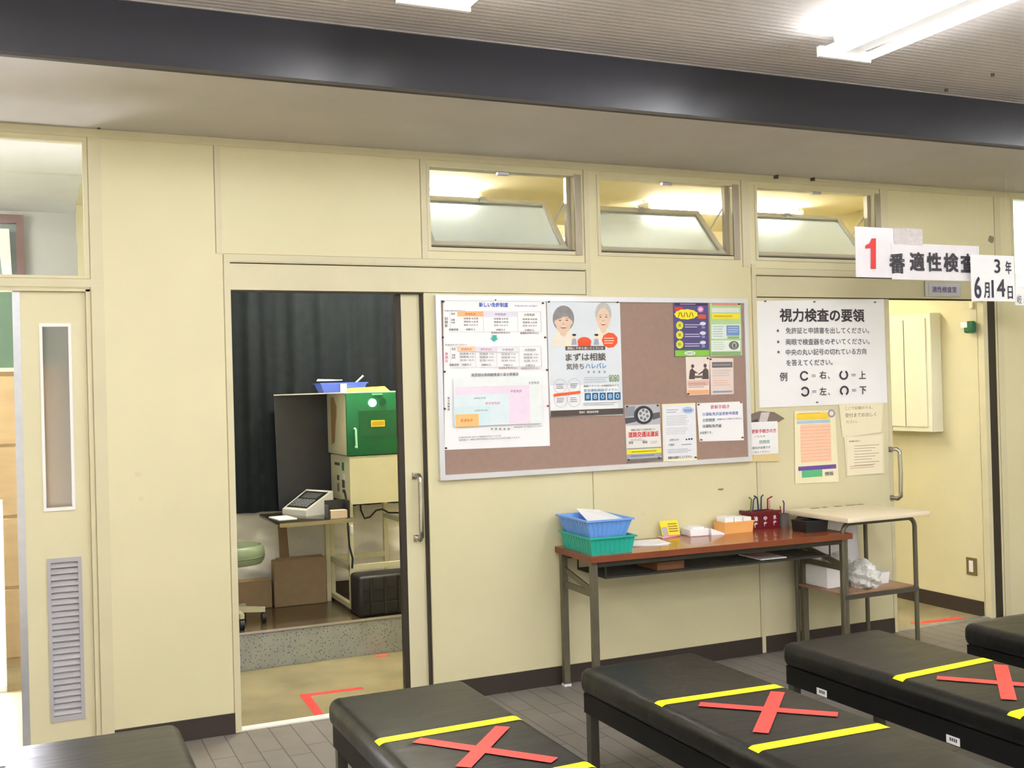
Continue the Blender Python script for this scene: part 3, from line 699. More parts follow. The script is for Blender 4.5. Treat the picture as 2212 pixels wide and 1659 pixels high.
tray('plastic_basket', 2.455, 2.695, -0.405, -0.06, TZ, 0.085, M['teal'], 'teal green plastic basket under the blue one on the table end', 'basket', TR_, 0.012)
tray('plastic_basket', 2.445, 2.685, -0.400, -0.055, TZ+0.070, 0.098, M['blue'], 'bright blue plastic basket stacked on the teal basket', 'basket', TR_, 0.028)
mb = MB(); mb.add([(2.475, -0.05, TZ+0.155), (2.70, -0.20, TZ+0.170), (2.69, -0.33, TZ+0.166), (2.50, -0.24, TZ+0.125), (2.49, -0.16, TZ+0.135)], [(0, 1, 2, 3, 4)], M['paper'])
mb = MB().hexa([(2.53, -0.37, TZ+0.080), (2.668, -0.37, TZ+0.150), (2.672, -0.09, TZ+0.172), (2.54, -0.085, TZ+0.190)], [(2.53, -0.37, TZ+0.083), (2.668, -0.37, TZ+0.156), (2.672, -0.09, TZ+0.178), (2.54, -0.085, TZ+0.194)], M['paper'])
solid('paper_sheets', mb, 'white paper sheets lying in the blue basket', 'paper')
mb = MB()
for k in range(3): mb.box(2.74+0.006*k, 2.98+0.004*k, -0.27, -0.10, TZ+k*0.002, TZ+0.0015+k*0.002, M['paper'], TR_-0.25+0.06*k)
solid('paper_stack', mb, 'loose white papers on the table beside the baskets', 'paper')
# little yellow card stand
x0, y0 = onp(1421, 1157); x1, y1 = onp(1458, 1156)
cdir = Vector((0.105, -0.01)); c0 = Vector((3.065, -0.06))
def cardbox(mb, u0, u1, v0, v1, w, m):
    A = lambda u, v, w: (c0.x+cdir.x*u, c0.y+cdir.y*u+0.03*v-w, TZ+0.002+0.082*v)
    return mb.hexa([A(u0, v0, w), A(u1, v0, w), A(u1, v0, w-0.004), A(u0, v0, w-0.004)], [A(u0, v1, w), A(u1, v1, w), A(u1, v1, w-0.004), A(u0, v1, w-0.004)], m)
t = thing('card_stand', 'small yellow printed card standing on the table', 'card', (3.12, -0.06, TZ))
part('card', cardbox(MB(), 0, 1, 0, 1, 0, M['lemon']), t)
part('base', MB().box(3.06, 3.175, -0.065, -0.02, TZ, TZ+0.004, M['white']), t)
pr = MB(); cardbox(pr, 0.03, 0.34, 0.12, 0.62, 0.002, ink((190, 180, 176))); cardbox(pr, 0.0, 1, 0, 0.10, 0.002, ink((236, 130, 150)))
for k in range(4): cardbox(pr, 0.42, 0.92, 0.30+k*0.15, 0.37+k*0.15, 0.002, ink((170, 130, 40)))
part('print', pr, t)
# white slip box, folded slip, orange tray
mb = MB().rbox(3.20, 3.31, -0.135, 0.0-0.02, TZ, TZ+0.040, 0.004, M['paper'], 1, -0.12)
t = thing('slip_box', 'low white box of slips between yellow card and orange tray', 'box', (3.255, -0.08, TZ)); part('box_body', mb, t)
part('slips', MB().box(3.222, 3.288, -0.12, -0.04, TZ+0.040, TZ+0.048, M['paper'], -0.12), t)
solid('folded_slip', MB().hexa([(3.325, -0.13, TZ), (3.40, -0.145, TZ), (3.40, -0.05, TZ), (3.325, -0.04, TZ)], [(3.325, -0.13, TZ+0.036), (3.40, -0.145, TZ+0.006), (3.40, -0.05, TZ+0.006), (3.325, -0.04, TZ+0.040)], M['paper']), 'white folded slip leaning between the slip box and the orange tray', 'paper')
tray('orange_tray', 3.405, 3.590, -0.145, -0.035, TZ, 0.062, M['orange'], 'orange plastic tray holding white cards on the table', 'tray', -0.02, 0.004, 0.004, False)
for k in range(3):
    solid('card_bundle', MB().box(3.416+k*0.058, 3.470+k*0.058, -0.13, -0.05, TZ+0.006, TZ+0.088-0.004*k, M['paper'], 0.03*k), ['white card bundle at the window-card end of the orange tray, with dark clip', 'middle white card bundle standing in the orange tray', 'white card bundle in the orange tray next to the maroon holder'][k], 'cards', None, 'card bundles in the orange tray')
# maroon pen holder with white lettering
t = thing('pen_holder', 'maroon desk holder with white lettering and pens', 'pen holder', (3.70, -0.05, TZ))
mb = MB()
for a in ((3.612, 3.795, -0.105, -0.100), (3.612, 3.795, -0.012, -0.007), (3.612, 3.617, -0.100, -0.012), (3.790, 3.795, -0.100, -0.012), (3.671, 3.675, -0.100, -0.012), (3.732, 3.736, -0.100, -0.012)): mb.box(a[0], a[1], a[2], a[3], TZ, TZ+0.098, M['maroon'])
mb.box(3.617, 3.790, -0.100, -0.012, TZ, TZ+0.005, M['maroon']); part('holder_body', mb, t)
part('rim', MB().box(3.600, 3.805, -0.112, -0.105, TZ+0.085, TZ+0.102, M['maroon']).box(3.600, 3.612, -0.105, -0.004, TZ+0.085, TZ+0.102, M['maroon']), t)
lt = MB()
def vtext(s, x, zt, zb, w):
    for i, ch in enumerate(s):
        vs, fs = glyphs(ch, 0.02); h = (zt-zb)/len(s); zz = zt-h*(i+1)+h*0.1
        lt.add([(x-w/2+w*a, -0.1058, zz+h*0.8*b) for a, b in vs], fs, M['paper'])
vtext('油性', 3.636, TZ+0.08, TZ+0.012, 0.024); vtext('中性', 3.700, TZ+0.076, TZ+0.014, 0.022); vtext('水性', 3.764, TZ+0.08, TZ+0.014, 0.022)
part('lettering', lt, t, 'white lettering')
def pen(x, y, dx, dy, h, m, label, hook=0, r=0.0045, zb=0.006):
    p = [(x, y, TZ+zb), (x+dx*0.6, y+dy*0.6, TZ+h*0.75), (x+dx, y+dy, TZ+h)]
    if hook: p += [(x+dx+hook, y+dy, TZ+h+0.012)]
    solid('pen', MB().tube(p, r, m, 8), label, 'pen', None, 'pens in the desk holder')
pen(3.632, -0.06, 0.012, 0.0, 0.165, ink((122, 132, 40)), 'olive green pen in the maroon holder', -0.016)
pen(3.652, -0.05, 0.014, 0.0, 0.160, ink((70, 78, 96)), 'slate pen in the maroon holder beside the olive one', 0.012, 0.004)
pen(3.694, -0.06, -0.004, 0.01, 0.170, ink((40, 52, 90)), 'navy pen in the middle of the maroon holder', -0.02)
pen(3.712, -0.05, 0.006, 0.0, 0.172, ink((50, 56, 66)), 'charcoal pen in the middle of the maroon holder', 0.014, 0.004)
pen(3.750, -0.06, 0.004, 0.0, 0.160, ink((150, 26, 40)), 'crimson pen with bent clip in the maroon holder', 0.03)
pen(3.775, -0.05, 0.0, 0.0, 0.150, ink((214, 160, 120)), 'pale pencil standing in the maroon holder', 0, 0.003)
# smoky pen cup and black box
t = thing('pen_cup', 'smoky grey pen cup beside the maroon holder', 'cup', (3.82, -0.08, TZ))
part('cup_body', MB().lathe([(0.030, 0), (0.033, 0.075), (0.030, 0.075), (0.027, 0.005)], (3.838, -0.085, TZ), M['smoke'], 20), t)
pen(3.83, -0.085, -0.012, 0.0, 0.118, ink((150, 88, 40)), 'brown pencil in the smoky pen cup', 0, 0.0035)
pen(3.84, -0.085, 0.006, 0.0, 0.135, ink((110, 60, 110)), 'purple pen in the smoky pen cup', -0.008, 0.004)
tray('black_box', 3.775, 3.918, -0.36, -0.235, TZ, 0.062, M['blackp'], 'open black plastic box on the table corner by the cart', 'box', -0.03, 0.003, 0.002, False)
# under the table top
solid('brown_carton', MB().hexa([(2.845, -0.355, SZ+0.004), (3.00, -0.36, SZ+0.004), (3.0, -0.16, SZ+0.004), (2.845, -0.155, SZ+0.004)], [(2.845, -0.355, SZ+0.045), (3.00, -0.36, SZ+0.045), (3.0, -0.16, SZ+0.045), (2.845, -0.155, SZ+0.045)], M['brownbox']), 'flat brown carton on the wire shelf under the table', 'box')
solid('folded_newspaper', MB().box(3.46, 3.62, -0.385, -0.18, SZ+0.005, SZ+0.011, M['paper'], TR_), 'white folded paper on the wire shelf under the table', 'paper')

# ================================================================== cart
CZ = 0.80; KX0, KX1, KY0, KY1 = 3.885, 4.455, -0.555, -0.045
t = thing('side_cart', 'pale topped tube leg cart standing past the brown table', 'cart', ((KX0+KX1)/2, (KY0+KY1)/2, 0))
part('top', MB().rbox(KX0, KX1, KY0, KY1, CZ-0.026, CZ, 0.004, M['carttop'], 2), t)
mb = MB()
for k, w in enumerate((0.06, 0.03, 0.05, 0.07, 0.04)): mb.box(KX0+0.14+k*0.085, KX0+0.14+k*0.085+w, KY1-0.06, KY1-0.035, CZ, CZ+0.0008, M['tleg'])
part('worn_marks', mb, t)
for y, nm in ((KY0+0.095, 'front'), (KY1-0.03, 'rear')):
    a, b = 3.930, 4.432; r = 0.05; z = CZ-0.042
    arc = lambda cx, s: [(cx-s*r*math.cos(math.pi/2*k/6)+0, y, z-r+r*math.sin(math.pi/2*k/6)) for k in range(7)]
    pts = [(a, y, 0.012)]+[(a+r-r*math.cos(math.pi/2*k/6), y, z-r+r*math.sin(math.pi/2*k/6)) for k in range(7)]
    pts += [(b-r+r*math.sin(math.pi/2*k/6), y, z-r+r*math.cos(math.pi/2*k/6)) for k in range(7)]+[(b, y, 0.012)]
    part('leg_frame', MB().tube(pts, 0.0125, M['tleg'], 12), t)
    for x in (a, b): part('foot', MB().lathe([(0.016, 0), (0.016, 0.014)], (x, y, 0), M['blackp'], 12), t)
KS = 0.385
sh = part('shelf', MB().box(3.93, 4.425, KY0+0.105, KY1-0.02, KS-0.012, KS, M['cartshelf']), t)
part('shelf_rail', MB().box(3.925, 4.44, KY0+0.082, KY0+0.105, KS-0.030, KS-0.008, M['leg']), t)
part('shelf_rail', MB().box(KX0+0.05, KX1-0.045, KY1-0.042, KY1-0.020, KS-0.034, KS-0.012, M['leg']), t)
solid('backing_sheet', MB().hexa([(3.965, -0.052, KS+0.001), (4.40, -0.052, KS+0.001), (4.40, -0.048, KS+0.001), (3.965, -0.048, KS+0.001)], [(3.965, -0.040, 0.765), (4.40, -0.040, 0.765), (4.40, -0.036, 0.765), (3.965, -0.036, 0.765)], mat('lavender_white_panel', (226, 224, 232), 0.5)), 'pale white panel sheet standing at the back of the cart shelf', 'sheet')
# on the cart shelf
tray('white_tray', 4.235, 4.365, -0.33, -0.19, KS, 0.062, M['paper'], 'small white paper box on the open side of the cart shelf', 'box', -0.05, 0.004, 0.002, False)
solid('white_carton', MB().rbox(3.955, 4.10, -0.30, -0.10, KS, KS+0.115, 0.005, M['paper'], 1), 'plain white carton on the cart shelf behind the table leg', 'box')
def bag(cx, cy, z, a, b, h, label):
    bm = bmesh.new(); bmesh.ops.create_icosphere(bm, subdivisions=4, radius=1.0); rnd = random.Random(3)
    ph = [rnd.uniform(0, 6) for _ in range(8)]
    vs = []
    for v in bm.verts:
        n = v.co.normalized(); k = 1+0.13*math.sin(7*n.x+ph[0])*math.sin(6*n.y+ph[1])+0.10*math.sin(13*n.z+ph[2]+5*n.x)+0.05*math.sin(23*n.y+ph[3]+9*n.z)
        q = n*k; zz = max(-0.62, q.z); vs.append((cx+q.x*a, cy+q.y*b, z+(zz+0.62)*h/1.65))
    fs = [tuple(v.index for v in f.verts) for f in bm.faces]; bm.free()
    return solid('plastic_bag', MB().add(vs, fs, M['bag'], True), label, 'bag')
bag(4.165, -0.335, KS, 0.075, 0.10, 0.145, 'crumpled shiny plastic bag on the cart shelf')
bag(4.10, -0.20, KS, 0.09, 0.09, 0.17, 'larger dull plastic bag at the back of the cart shelf')

# ================================================================== notice board
b0 = (1.829, 3.681, 1.083, 1.991)
t = thing('notice_board', 'wide mauve pin board with silver frame on the cream wall', 'notice board', (2.755, -0.01, 1.083))
part('pin_surface', bx(b0[0]+0.02, b0[1]-0.02, -0.020, -0.0005, b0[2]+0.02, b0[3]-0.02, M['cork']), t)
f = MB(); w = 0.026; FA = mat('pale_aluminium', (222, 223, 228), 0.32, metal=0.35, var=0.03)
f.box(b0[0], b0[1], -0.028, -0.0005, b0[3]-w, b0[3], FA).box(b0[0], b0[1], -0.028, -0.0005, b0[2], b0[2]+w, FA)
f.box(b0[0], b0[0]+w, -0.028, -0.0005, b0[2]+w, b0[3]-w, FA).box(b0[1]-w, b0[1], -0.028, -0.0005, b0[2]+w, b0[3]-w, FA)
part('frame', f, t)
YP = -0.0225
PIN = {}
def paper(name, corners, label, cat, m='paper', y=YP, curl=0.0, group=None):
    o = solid(name, sheet_mesh(corners, y, M[m] if isinstance(m, str) else m, curl=curl), label, cat, None, group)
    return o
def pins(spots, where, y=YP, c=(74, 66, 70)):
    for (px, py, lb) in spots:
        v = at(px, py, 1, y); mb = MB(); n = 12
        prof = ((0.0052, 0.0), (0.0046, 0.002), (0.0026, 0.004), (0.0026, 0.007), (0.0040, 0.009), (0.0036, 0.011))
        vs = [(v.x+r*math.cos(2*math.pi*k/n), y-0.0008-d, v.z+r*math.sin(2*math.pi*k/n)) for r, d in prof for k in range(n)]
        fs = [(i*n+k, i*n+(k+1) % n, (i+1)*n+(k+1) % n, (i+1)*n+k) for i in range(len(prof)-1) for k in range(n)]+[tuple(range(n)), tuple((len(prof)-1)*n+k for k in range(n))]
        solid('pushpin', MB().add(vs, fs, ink(c), True), '%s pushpin at the %s of the %s' % ('red' if c[0] > 150 else 'dark', lb, where), 'pushpin', None, 'pushpins holding the notices')
K = (60, 58, 66); G = (120, 118, 124); LG = (176, 176, 182)

# --- large licence chart
o = paper('poster', [(957, 646), (1179, 648), (1188, 963), (961, 972)], 'large white licence system chart with tables and a graph', 'poster')
s = Sheet(YP)
s.text('新しい免許制度', 1066, 658.5, 63, 10, (50, 84, 190), 0.03).text('平成29年3月12日施行', 1136, 661, 49, 4, (130, 110, 190))
s.text('平成19年6月2日から', 982, 671.5, 46, 4, G)
def table(y0, cols, names, cols_c, side, sc, rows, foot):
    s.frame(1070, y0+19, 196, 44, (214, 214, 222), 0.8)
    for (a, b), nm, c in zip(cols, names, cols_c):
        if c[0]: s.rect((a+b)/2, y0+2+(a-990)*0.012, b-a, 11, c[0])
        s.text(nm, (a+b)/2, y0+2.5+(a-990)*0.012, 24, 5.5, c[1], 0.025)
        s.rect(b, y0+20, 0.8, 44, (214, 210, 222))
        for k, r in enumerate(rows): s.text(r, (a+b)/2+1, y0+12+k*7+(a-990)*0.012, 31, 4.2, G, 0.02)
    for (a, b), fo in zip(cols, foot):
        s.text(fo[0], (a+b)/2, y0+35.5+(a-990)*0.012, 21, 4.5, K, 0.02)
        if len(fo) > 1: s.text(fo[1], (a+b)/2, y0+42+(a-990)*0.012, 41, 4.5, (120, 60, 70), 0.02)
    s.text('免許', 978, y0+2, 9, 5, K, 0.025); s.text('対象の車', 978, y0+17, 8, 13, K, 0.02) if False else s.text('対象', 978, y0+15, 8, 4.5, K, 0.025)
    s.text('の車', 978, y0+21, 8, 4.5, K, 0.025); s.text('受験資格', 979, y0+36, 21, 5, K, 0.025)
    s.text(side, 963, y0+20, 6, 23, sc, 0.03, True)
table(676, [(988, 1044), (1044, 1118), (1118, 1168)], ['普通免許', '中型免許', '大型免許'], [((250, 190, 130), (220, 80, 60)), ((236, 230, 244), (120, 90, 130)), (None, (110, 110, 116))], '旧制度', (90, 88, 96),
      ['総重量 8t未満', '積載量 5t未満', '定員 10人以下'], [['18歳以上'], ['20歳以上', '普通免許等2年以上'], ['21歳以上', '普通免許等3年以上']])
s.poly([(1062, 724), (1072, 724), (1072, 731), (1076, 731), (1067, 738), (1058, 731), (1062, 731)], (70, 180, 170))
s.text('平成29年3月12日から', 984, 745, 48, 4, G)
table(752, [(988, 1026), (1026, 1072), (1072, 1120), (1120, 1168)], ['普通免許', '準中型免許', '中型免許', '大型免許'], [((250, 208, 176), (214, 84, 70)), ((234, 226, 240), (190, 110, 130)), ((240, 238, 244), (110, 110, 116)), (None, (110, 110, 116))], '新制度', (225, 110, 140),
      ['総重量 7.5t', '積載量 4.5t', '定員 10人'], [['18歳以上'], ['18歳以上'], ['20歳以上', '普通免許等2年以上'], ['21歳以上', '普通免許等3年以上']])
s.text('免許別の車両総重量と最大積載量', 1067, 809, 102, 7, (70, 70, 84), 0.03)
s.rect(1074, 866, 190, 104, (240, 246, 246)); s.text('大型免許', 1151, 827, 24, 6, (96, 96, 104), 0.02)
s.rect(1062, 876, 160, 84, (244, 226, 244)); s.text('中型免許', 1113, 845, 25, 6, (150, 90, 160), 0.02)
s.rect(1038, 885, 118, 66, (226, 240, 246)); s.text('準中型免許', 1062, 871, 32, 6, (214, 110, 140), 0.02)
s.rect(1018, 899, 78, 42, (216, 238, 244)); s.text('5t限定準中型', 1037, 886.5, 28, 4, G); s.text('8t限定中型', 1034, 860, 26, 4, G)
s.rect(1007, 908, 50, 27, (252, 200, 130)); s.text('普通免許', 1006, 908, 27, 7, (220, 96, 50), 0.025)
s.text('最大積載量', 967, 872, 5, 30, K, 0.03, True)
for k, ch in enumerate('車両総重量'): s.text(ch, 1060+k*9, 926.5, 5, 5, K, 0.03)
s.text('※車両総重量と最大積載量で区分されます', 1138, 921.5, 62, 3.5, G)
s.text('※平成29年3月11日までに普通免許を受けていた方は', 1034, 943, 92, 4, G, 0.02); s.text('総重量5トン限定の準中型免許とみなされ引き続き運転できます。', 1055, 947.5, 132, 4, G, 0.02)
s.done(o)
pins([(957, 652, 'upper corner'), (1069, 648, 'top middle'), (1172, 655, 'other upper corner'), (956, 729, 'tabled upper edge'), (960, 803, 'middle edge'), (1177, 729, 'poster side upper edge'), (1181, 799, 'poster side middle edge'), (960, 883, 'lower edge'), (963, 968, 'bottom corner')], 'licence chart')
pins([(1183, 877, 'lower side edge')], 'licence chart', YP, (206, 40, 60))

# --- consultation poster
pm = mat('pale_blue_poster', (226, 233, 240), 0.45, var=0.05, scale=3)
o = paper('poster', [(1181, 651), (1339, 654), (1346, 897), (1188, 901)], 'pale blue consultation poster with two smiling elderly people', 'poster', pm, YP-0.0016)
s = Sheet(YP-0.0016)
s.rect(1262, 860, 146, 58, (246, 248, 250))
def face(cx, cy, w, h, skin, hair, long):
    s.poly([(cx-w*0.62, cy+h*0.95), (cx-w*0.45, cy+h*0.5), (cx-w*0.16, cy+h*0.36), (cx+w*0.16, cy+h*0.36), (cx+w*0.45, cy+h*0.5), (cx+w*0.62, cy+h*0.95)], (240, 232, 214))
    s.poly([(cx-w*0.15, cy+h*0.2), (cx+w*0.15, cy+h*0.2), (cx+w*0.17, cy+h*0.5), (cx, cy+h*0.6), (cx-w*0.17, cy+h*0.5)], skin)
    if long: s.disc(cx, cy-h*0.08, w*1.06, h*0.98, hair, 26)
    else: s.disc(cx, cy-h*0.14, w*0.98, h*0.86, hair, 26)
    s.disc(cx, cy+h*0.06, w*0.76, h*0.86, skin, 26)
    if long: s.poly([(cx-w*0.38, cy-h*0.02), (cx-w*0.30, cy-h*0.30), (cx, cy-h*0.40), (cx+w*0.34, cy-h*0.28), (cx+w*0.38, cy-h*0.02), (cx+w*0.20, cy-h*0.16), (cx-w*0.06, cy-h*0.14)], hair)
    e = ink((120, 86, 76))
    for sx in (-1, 1):
        s.disc(cx+sx*w*0.17, cy-h*0.02, w*0.14, h*0.045, e, 10); s.poly([(cx+sx*w*0.26, cy-h*0.10), (cx+sx*w*0.09, cy-h*0.115), (cx+sx*w*0.09, cy-h*0.095), (cx+sx*w*0.26, cy-h*0.08)], ink((150, 120, 108)))
        s.disc(cx+sx*w*0.40, cy+h*0.06, w*0.09, h*0.16, skin, 10)
    s.disc(cx, cy+h*0.12, w*0.12, h*0.06, ink((214, 172, 148)), 10)
    s.poly([(cx-w*0.17, cy+h*0.21), (cx+w*0.17, cy+h*0.21), (cx+w*0.09, cy+h*0.29), (cx-w*0.09, cy+h*0.29)], ink((196, 110, 100))); s.rect(cx, cy+h*0.222, w*0.26, h*0.03, (250, 246, 240))
face(1217, 693, 44, 58, M['skin'], M['hairg'], True)
face(1303, 686, 36, 58, M['skin'], M['hairw'], False)
s.disc(1262, 738, 30, 20, (240, 90, 50)); s.rect(1262, 744, 28, 10, (236, 86, 48))
for cx in (1240, 1288):
    s.disc(cx, 727, 8, 9, (250, 226, 204)); s.disc(cx, 723.5, 9, 5, (52, 50, 58)); s.poly([(cx-6, 745), (cx-4, 732), (cx+4, 732), (cx+6, 745)], (172, 178, 196))
s.disc(1317, 735, 33, 32, (240, 92, 50), 18, 0.06); s.lines(1316, 736, 22, 16, 3, (252, 220, 200))
s.rect(1264, 752, 86, 8.5, (88, 76, 70)); s.text('運転に不安を感じたときには', 1264, 752, 78, 6, (240, 236, 226), 0.02)
s.text('まずは相談', 1265, 771, 87, 17, (104, 92, 82), 0.03); s.text('気持ち', 1242, 791.5, 38, 13.5, (120, 108, 96), 0.02); s.text('ハレバレ', 1287, 790, 45, 11.5, (76, 140, 196), 0.02)
for k, ch in enumerate('8080'): s.text(ch, 1271+k*11.5, 803.5, 4, 5, (110, 110, 130), 0.02)
s.lines(1288, 820, 54, 14, 3, (196, 200, 208)); s.text('8080', 1326, 817, 22, 15, (120, 138, 76), 0.0)
s.text('高齢ドライバーの相談窓口です', 1298, 833, 76, 4.5, (96, 96, 104), 0.02)
s.text('安全運転相談ダイヤル', 1297, 842.5, 73, 6.5, (60, 130, 170), 0.01)
for k, ch in enumerate('#8080'):
    cx = 1269+k*16; s.rect(cx, 857-k*0.4, 13, 16, (30, 96, 150)); s.text(ch, cx, 857-k*0.4, 7.5, 10.5, (190, 226, 250), 0.02)
s.lines(1297, 872, 76, 8, 2, (176, 178, 186))
for cx, cy in ((1209, 834), (1239, 833), (1210, 864), (1239, 863)):
    s.ring(cx, cy, 14.2, 13.4, (206, 196, 206)); s.lines(cx, cy, 17, 12, 3, (150, 146, 162))
s.poly([(1195, 851), (1253, 844), (1253, 850), (1195, 857)], (240, 100, 50))
s.rect(1267, 891, 157, 13, (86, 74, 68)); s.text('警察庁・都道府県警察', 1271, 890, 42, 5, (244, 242, 238), 0.02)
s.done(o)
pins([(1185, 652, 'upper corner'), (1333, 653, 'far upper corner')], 'consultation poster', YP-0.0016)

# --- purple flyer and green flyer
o = paper('flyer', [(1454, 651), (1529, 652), (1532, 769), (1457, 771)], 'purple flyer with yellow cloud lettering on the pin board', 'flyer', mat('purple_flyer', (86, 76, 132), 0.45, var=0.2, scale=9), YP)
s = Sheet(YP)
s.rect(1493, 656, 70, 8, (64, 44, 84)); s.lines(1491, 657, 44, 6, 1, (170, 140, 180)); s.rect(1466, 667, 17, 8, (226, 60, 40))
s.disc(1482, 679, 48, 21, (250, 232, 40), 22, 0.09); s.text('ハハハ', 1481, 680, 34, 11, (120, 66, 20), 0.02)
s.disc(1513, 668, 13, 13, (228, 150, 200)); s.disc(1513, 668, 6, 5, (250, 230, 240)); s.rect(1516, 684, 17, 9, (220, 90, 60))
for k in range(3):
    cy = 703+k*20.5; s.disc(1468, cy, 15, 17, (226, 226, 70), 20, 0.12); s.text('事故防止を'[k], 1468, cy, 6, 7, (90, 90, 30), 0.02)
    s.lines(1496, cy+1, 34, 10, 2, (206, 206, 232)); s.disc(1518, cy-4, 13, 8, (226, 228, 240)); s.rect(1519, cy+4, 7, 5, (140, 150, 210))
s.rect(1495, 763, 74, 13, (140, 204, 70)); s.disc(1490, 763, 24, 9, (240, 248, 236)); s.text('交通安全', 1490, 763, 18, 5, (60, 130, 60), 0.02)
s.done(o)
o = paper('flyer', [(1533, 651), (1600, 653), (1603, 768), (1535, 770)], 'green flyer with yellow band beside the purple flyer', 'flyer', mat('green_flyer', (184, 216, 156), 0.45, var=0.1, scale=6), YP)
s = Sheet(YP)
s.rect(1567, 657, 58, 6, (222, 150, 130)); s.rect(1567, 670, 60, 10, (226, 230, 226)); s.rect(1568, 683, 60, 12, (244, 232, 60)); s.lines(1567, 683, 50, 10, 1, (214, 180, 30))
s.rect(1568, 716, 62, 31, (226, 238, 232)); s.lines(1552, 716, 24, 26, 5, (170, 190, 186)); s.rect(1583, 714, 28, 22, (120, 150, 206)); s.lines(1584, 712, 22, 14, 3, (196, 214, 236)); s.rect(1584, 729, 26, 6, (150, 186, 130))
s.rect(1568, 747, 62, 23, (232, 242, 232)); s.lines(1553, 747, 28, 18, 4, (190, 204, 196)); s.disc(1585, 746, 22, 19, (110, 116, 108)); s.disc(1586, 746, 10, 14, (188, 192, 182)); s.rect(1586, 747, 5, 9, (96, 100, 92))
s.rect(1568, 764, 64, 8, (140, 178, 120)); s.done(o)
pins([(1596, 657, 'upper corner')], 'green flyer')
# --- flyer with two figures, beige leaflet
o = paper('flyer', [(1481, 771), (1533, 770), (1532, 852), (1484, 854)], 'peach flyer with two dark figures shaking hands', 'flyer', mat('peach_flyer', (240, 226, 216), 0.45, var=0.05), YP-0.001)
s = Sheet(YP-0.001)
s.poly([(1488, 819), (1490, 800), (1495, 795), (1499, 800), (1508, 806), (1501, 806), (1501, 819)], (92, 78, 76)); s.disc(1496, 791, 7, 8, (92, 78, 76))
s.poly([(1516, 819), (1519, 798), (1524, 794), (1530, 799), (1531, 819)], (92, 78, 76)); s.disc(1523, 790, 7, 9, (92, 78, 76)); s.poly([(1519, 800), (1508, 808), (1509, 810), (1520, 804)], (92, 78, 76)); s.rect(1509, 814, 20, 5, (110, 96, 94))
s.rect(1508, 827, 47, 11, (230, 190, 174)); s.lines(1508, 832, 42, 12, 3, (170, 140, 136)); s.rect(1508, 847, 46, 9, (244, 178, 130)); s.done(o)
pins([(1528, 774, 'upper corner'), (1486, 851, 'lower corner')], 'peach flyer', YP-0.001)
o = paper('leaflet', [(1533, 773), (1584, 774), (1585, 851), (1536, 853)], 'pale pink leaflet with a dark printed band, beside the peach flyer', 'leaflet', mat('pink_leaflet', (232, 216, 208), 0.5, var=0.05), YP-0.0005)
s = Sheet(YP-0.0005)
s.rect(1560, 788, 44, 12, (110, 104, 104)); s.lines(1560, 788, 40, 11, 1, (150, 144, 144), 0.05); s.lines(1560, 806, 42, 16, 3, (206, 196, 194)); s.rect(1560, 825, 42, 14, (238, 214, 204)); s.lines(1560, 827, 38, 14, 3, (222, 186, 172)); s.rect(1561, 846, 42, 4, (150, 156, 180)); s.done(o)
pins([(1534, 776, 'upper corner')], 'pale pink leaflet', YP-0.0005)
# --- tyre poster
o = paper('poster', [(1350, 875), (1424, 874), (1430, 995), (1354, 998)], 'traffic offence poster with a car wheel photo and yellow band', 'poster', mat('grey_white_poster', (238, 236, 232), 0.45, var=0.03), YP)
s = Sheet(YP)
s.rect(1388, 896, 76, 44, (186, 190, 196)); s.poly([(1350, 880), (1372, 877), (1370, 898), (1351, 901)], (150, 154, 160)); s.poly([(1350, 903), (1372, 901), (1374, 911), (1351, 916)], (84, 84, 90)); s.poly([(1408, 893), (1425, 890), (1426, 902), (1410, 907)], (96, 96, 100))
s.disc(1390, 896.5, 42, 40, (70, 70, 76), 30); s.disc(1391, 896.5, 35, 36, (48, 48, 52), 30); s.disc(1391, 896.5, 27, 29, (206, 208, 212), 26)
for k in range(6):
    a = math.pi/3*k+0.3; s.disc(1391+8*math.cos(a), 896+10*math.sin(a), 6, 7, (120, 122, 128), 10)
s.disc(1391, 896, 5, 6, (160, 162, 166), 12)
s.text('軽微な違反でも検挙対象です', 1389, 928, 52, 4.5, (110, 100, 104), 0.02); s.text('道路交通法違反', 1390, 938, 66, 12, (220, 60, 56), 0.03)
s.lines(1378, 950, 32, 6, 2, LG); s.text('罰金', 1363, 956, 10, 6, (90, 90, 96), 0.02); s.text('懲役', 1393, 955, 11, 6, (90, 90, 96), 0.02); s.lines(1413, 955, 16, 6, 2, LG)
s.rect(1391, 968, 75, 2, (150, 146, 128)); s.rect(1391, 975, 75, 9, (246, 236, 50)); s.lines(1392, 975, 56, 6, 1, (170, 150, 40)); s.rect(1391, 984, 76, 9, (168, 170, 184)); s.lines(1391, 984, 58, 5, 1, (110, 110, 160)); s.rect(1392, 993, 76, 7, (120, 118, 116)); s.done(o)
pins([(1354, 878, 'upper corner'), (1420, 876, 'far upper corner'), (1357, 993, 'lower corner'), (1423, 989, 'far lower corner')], 'wheel poster')
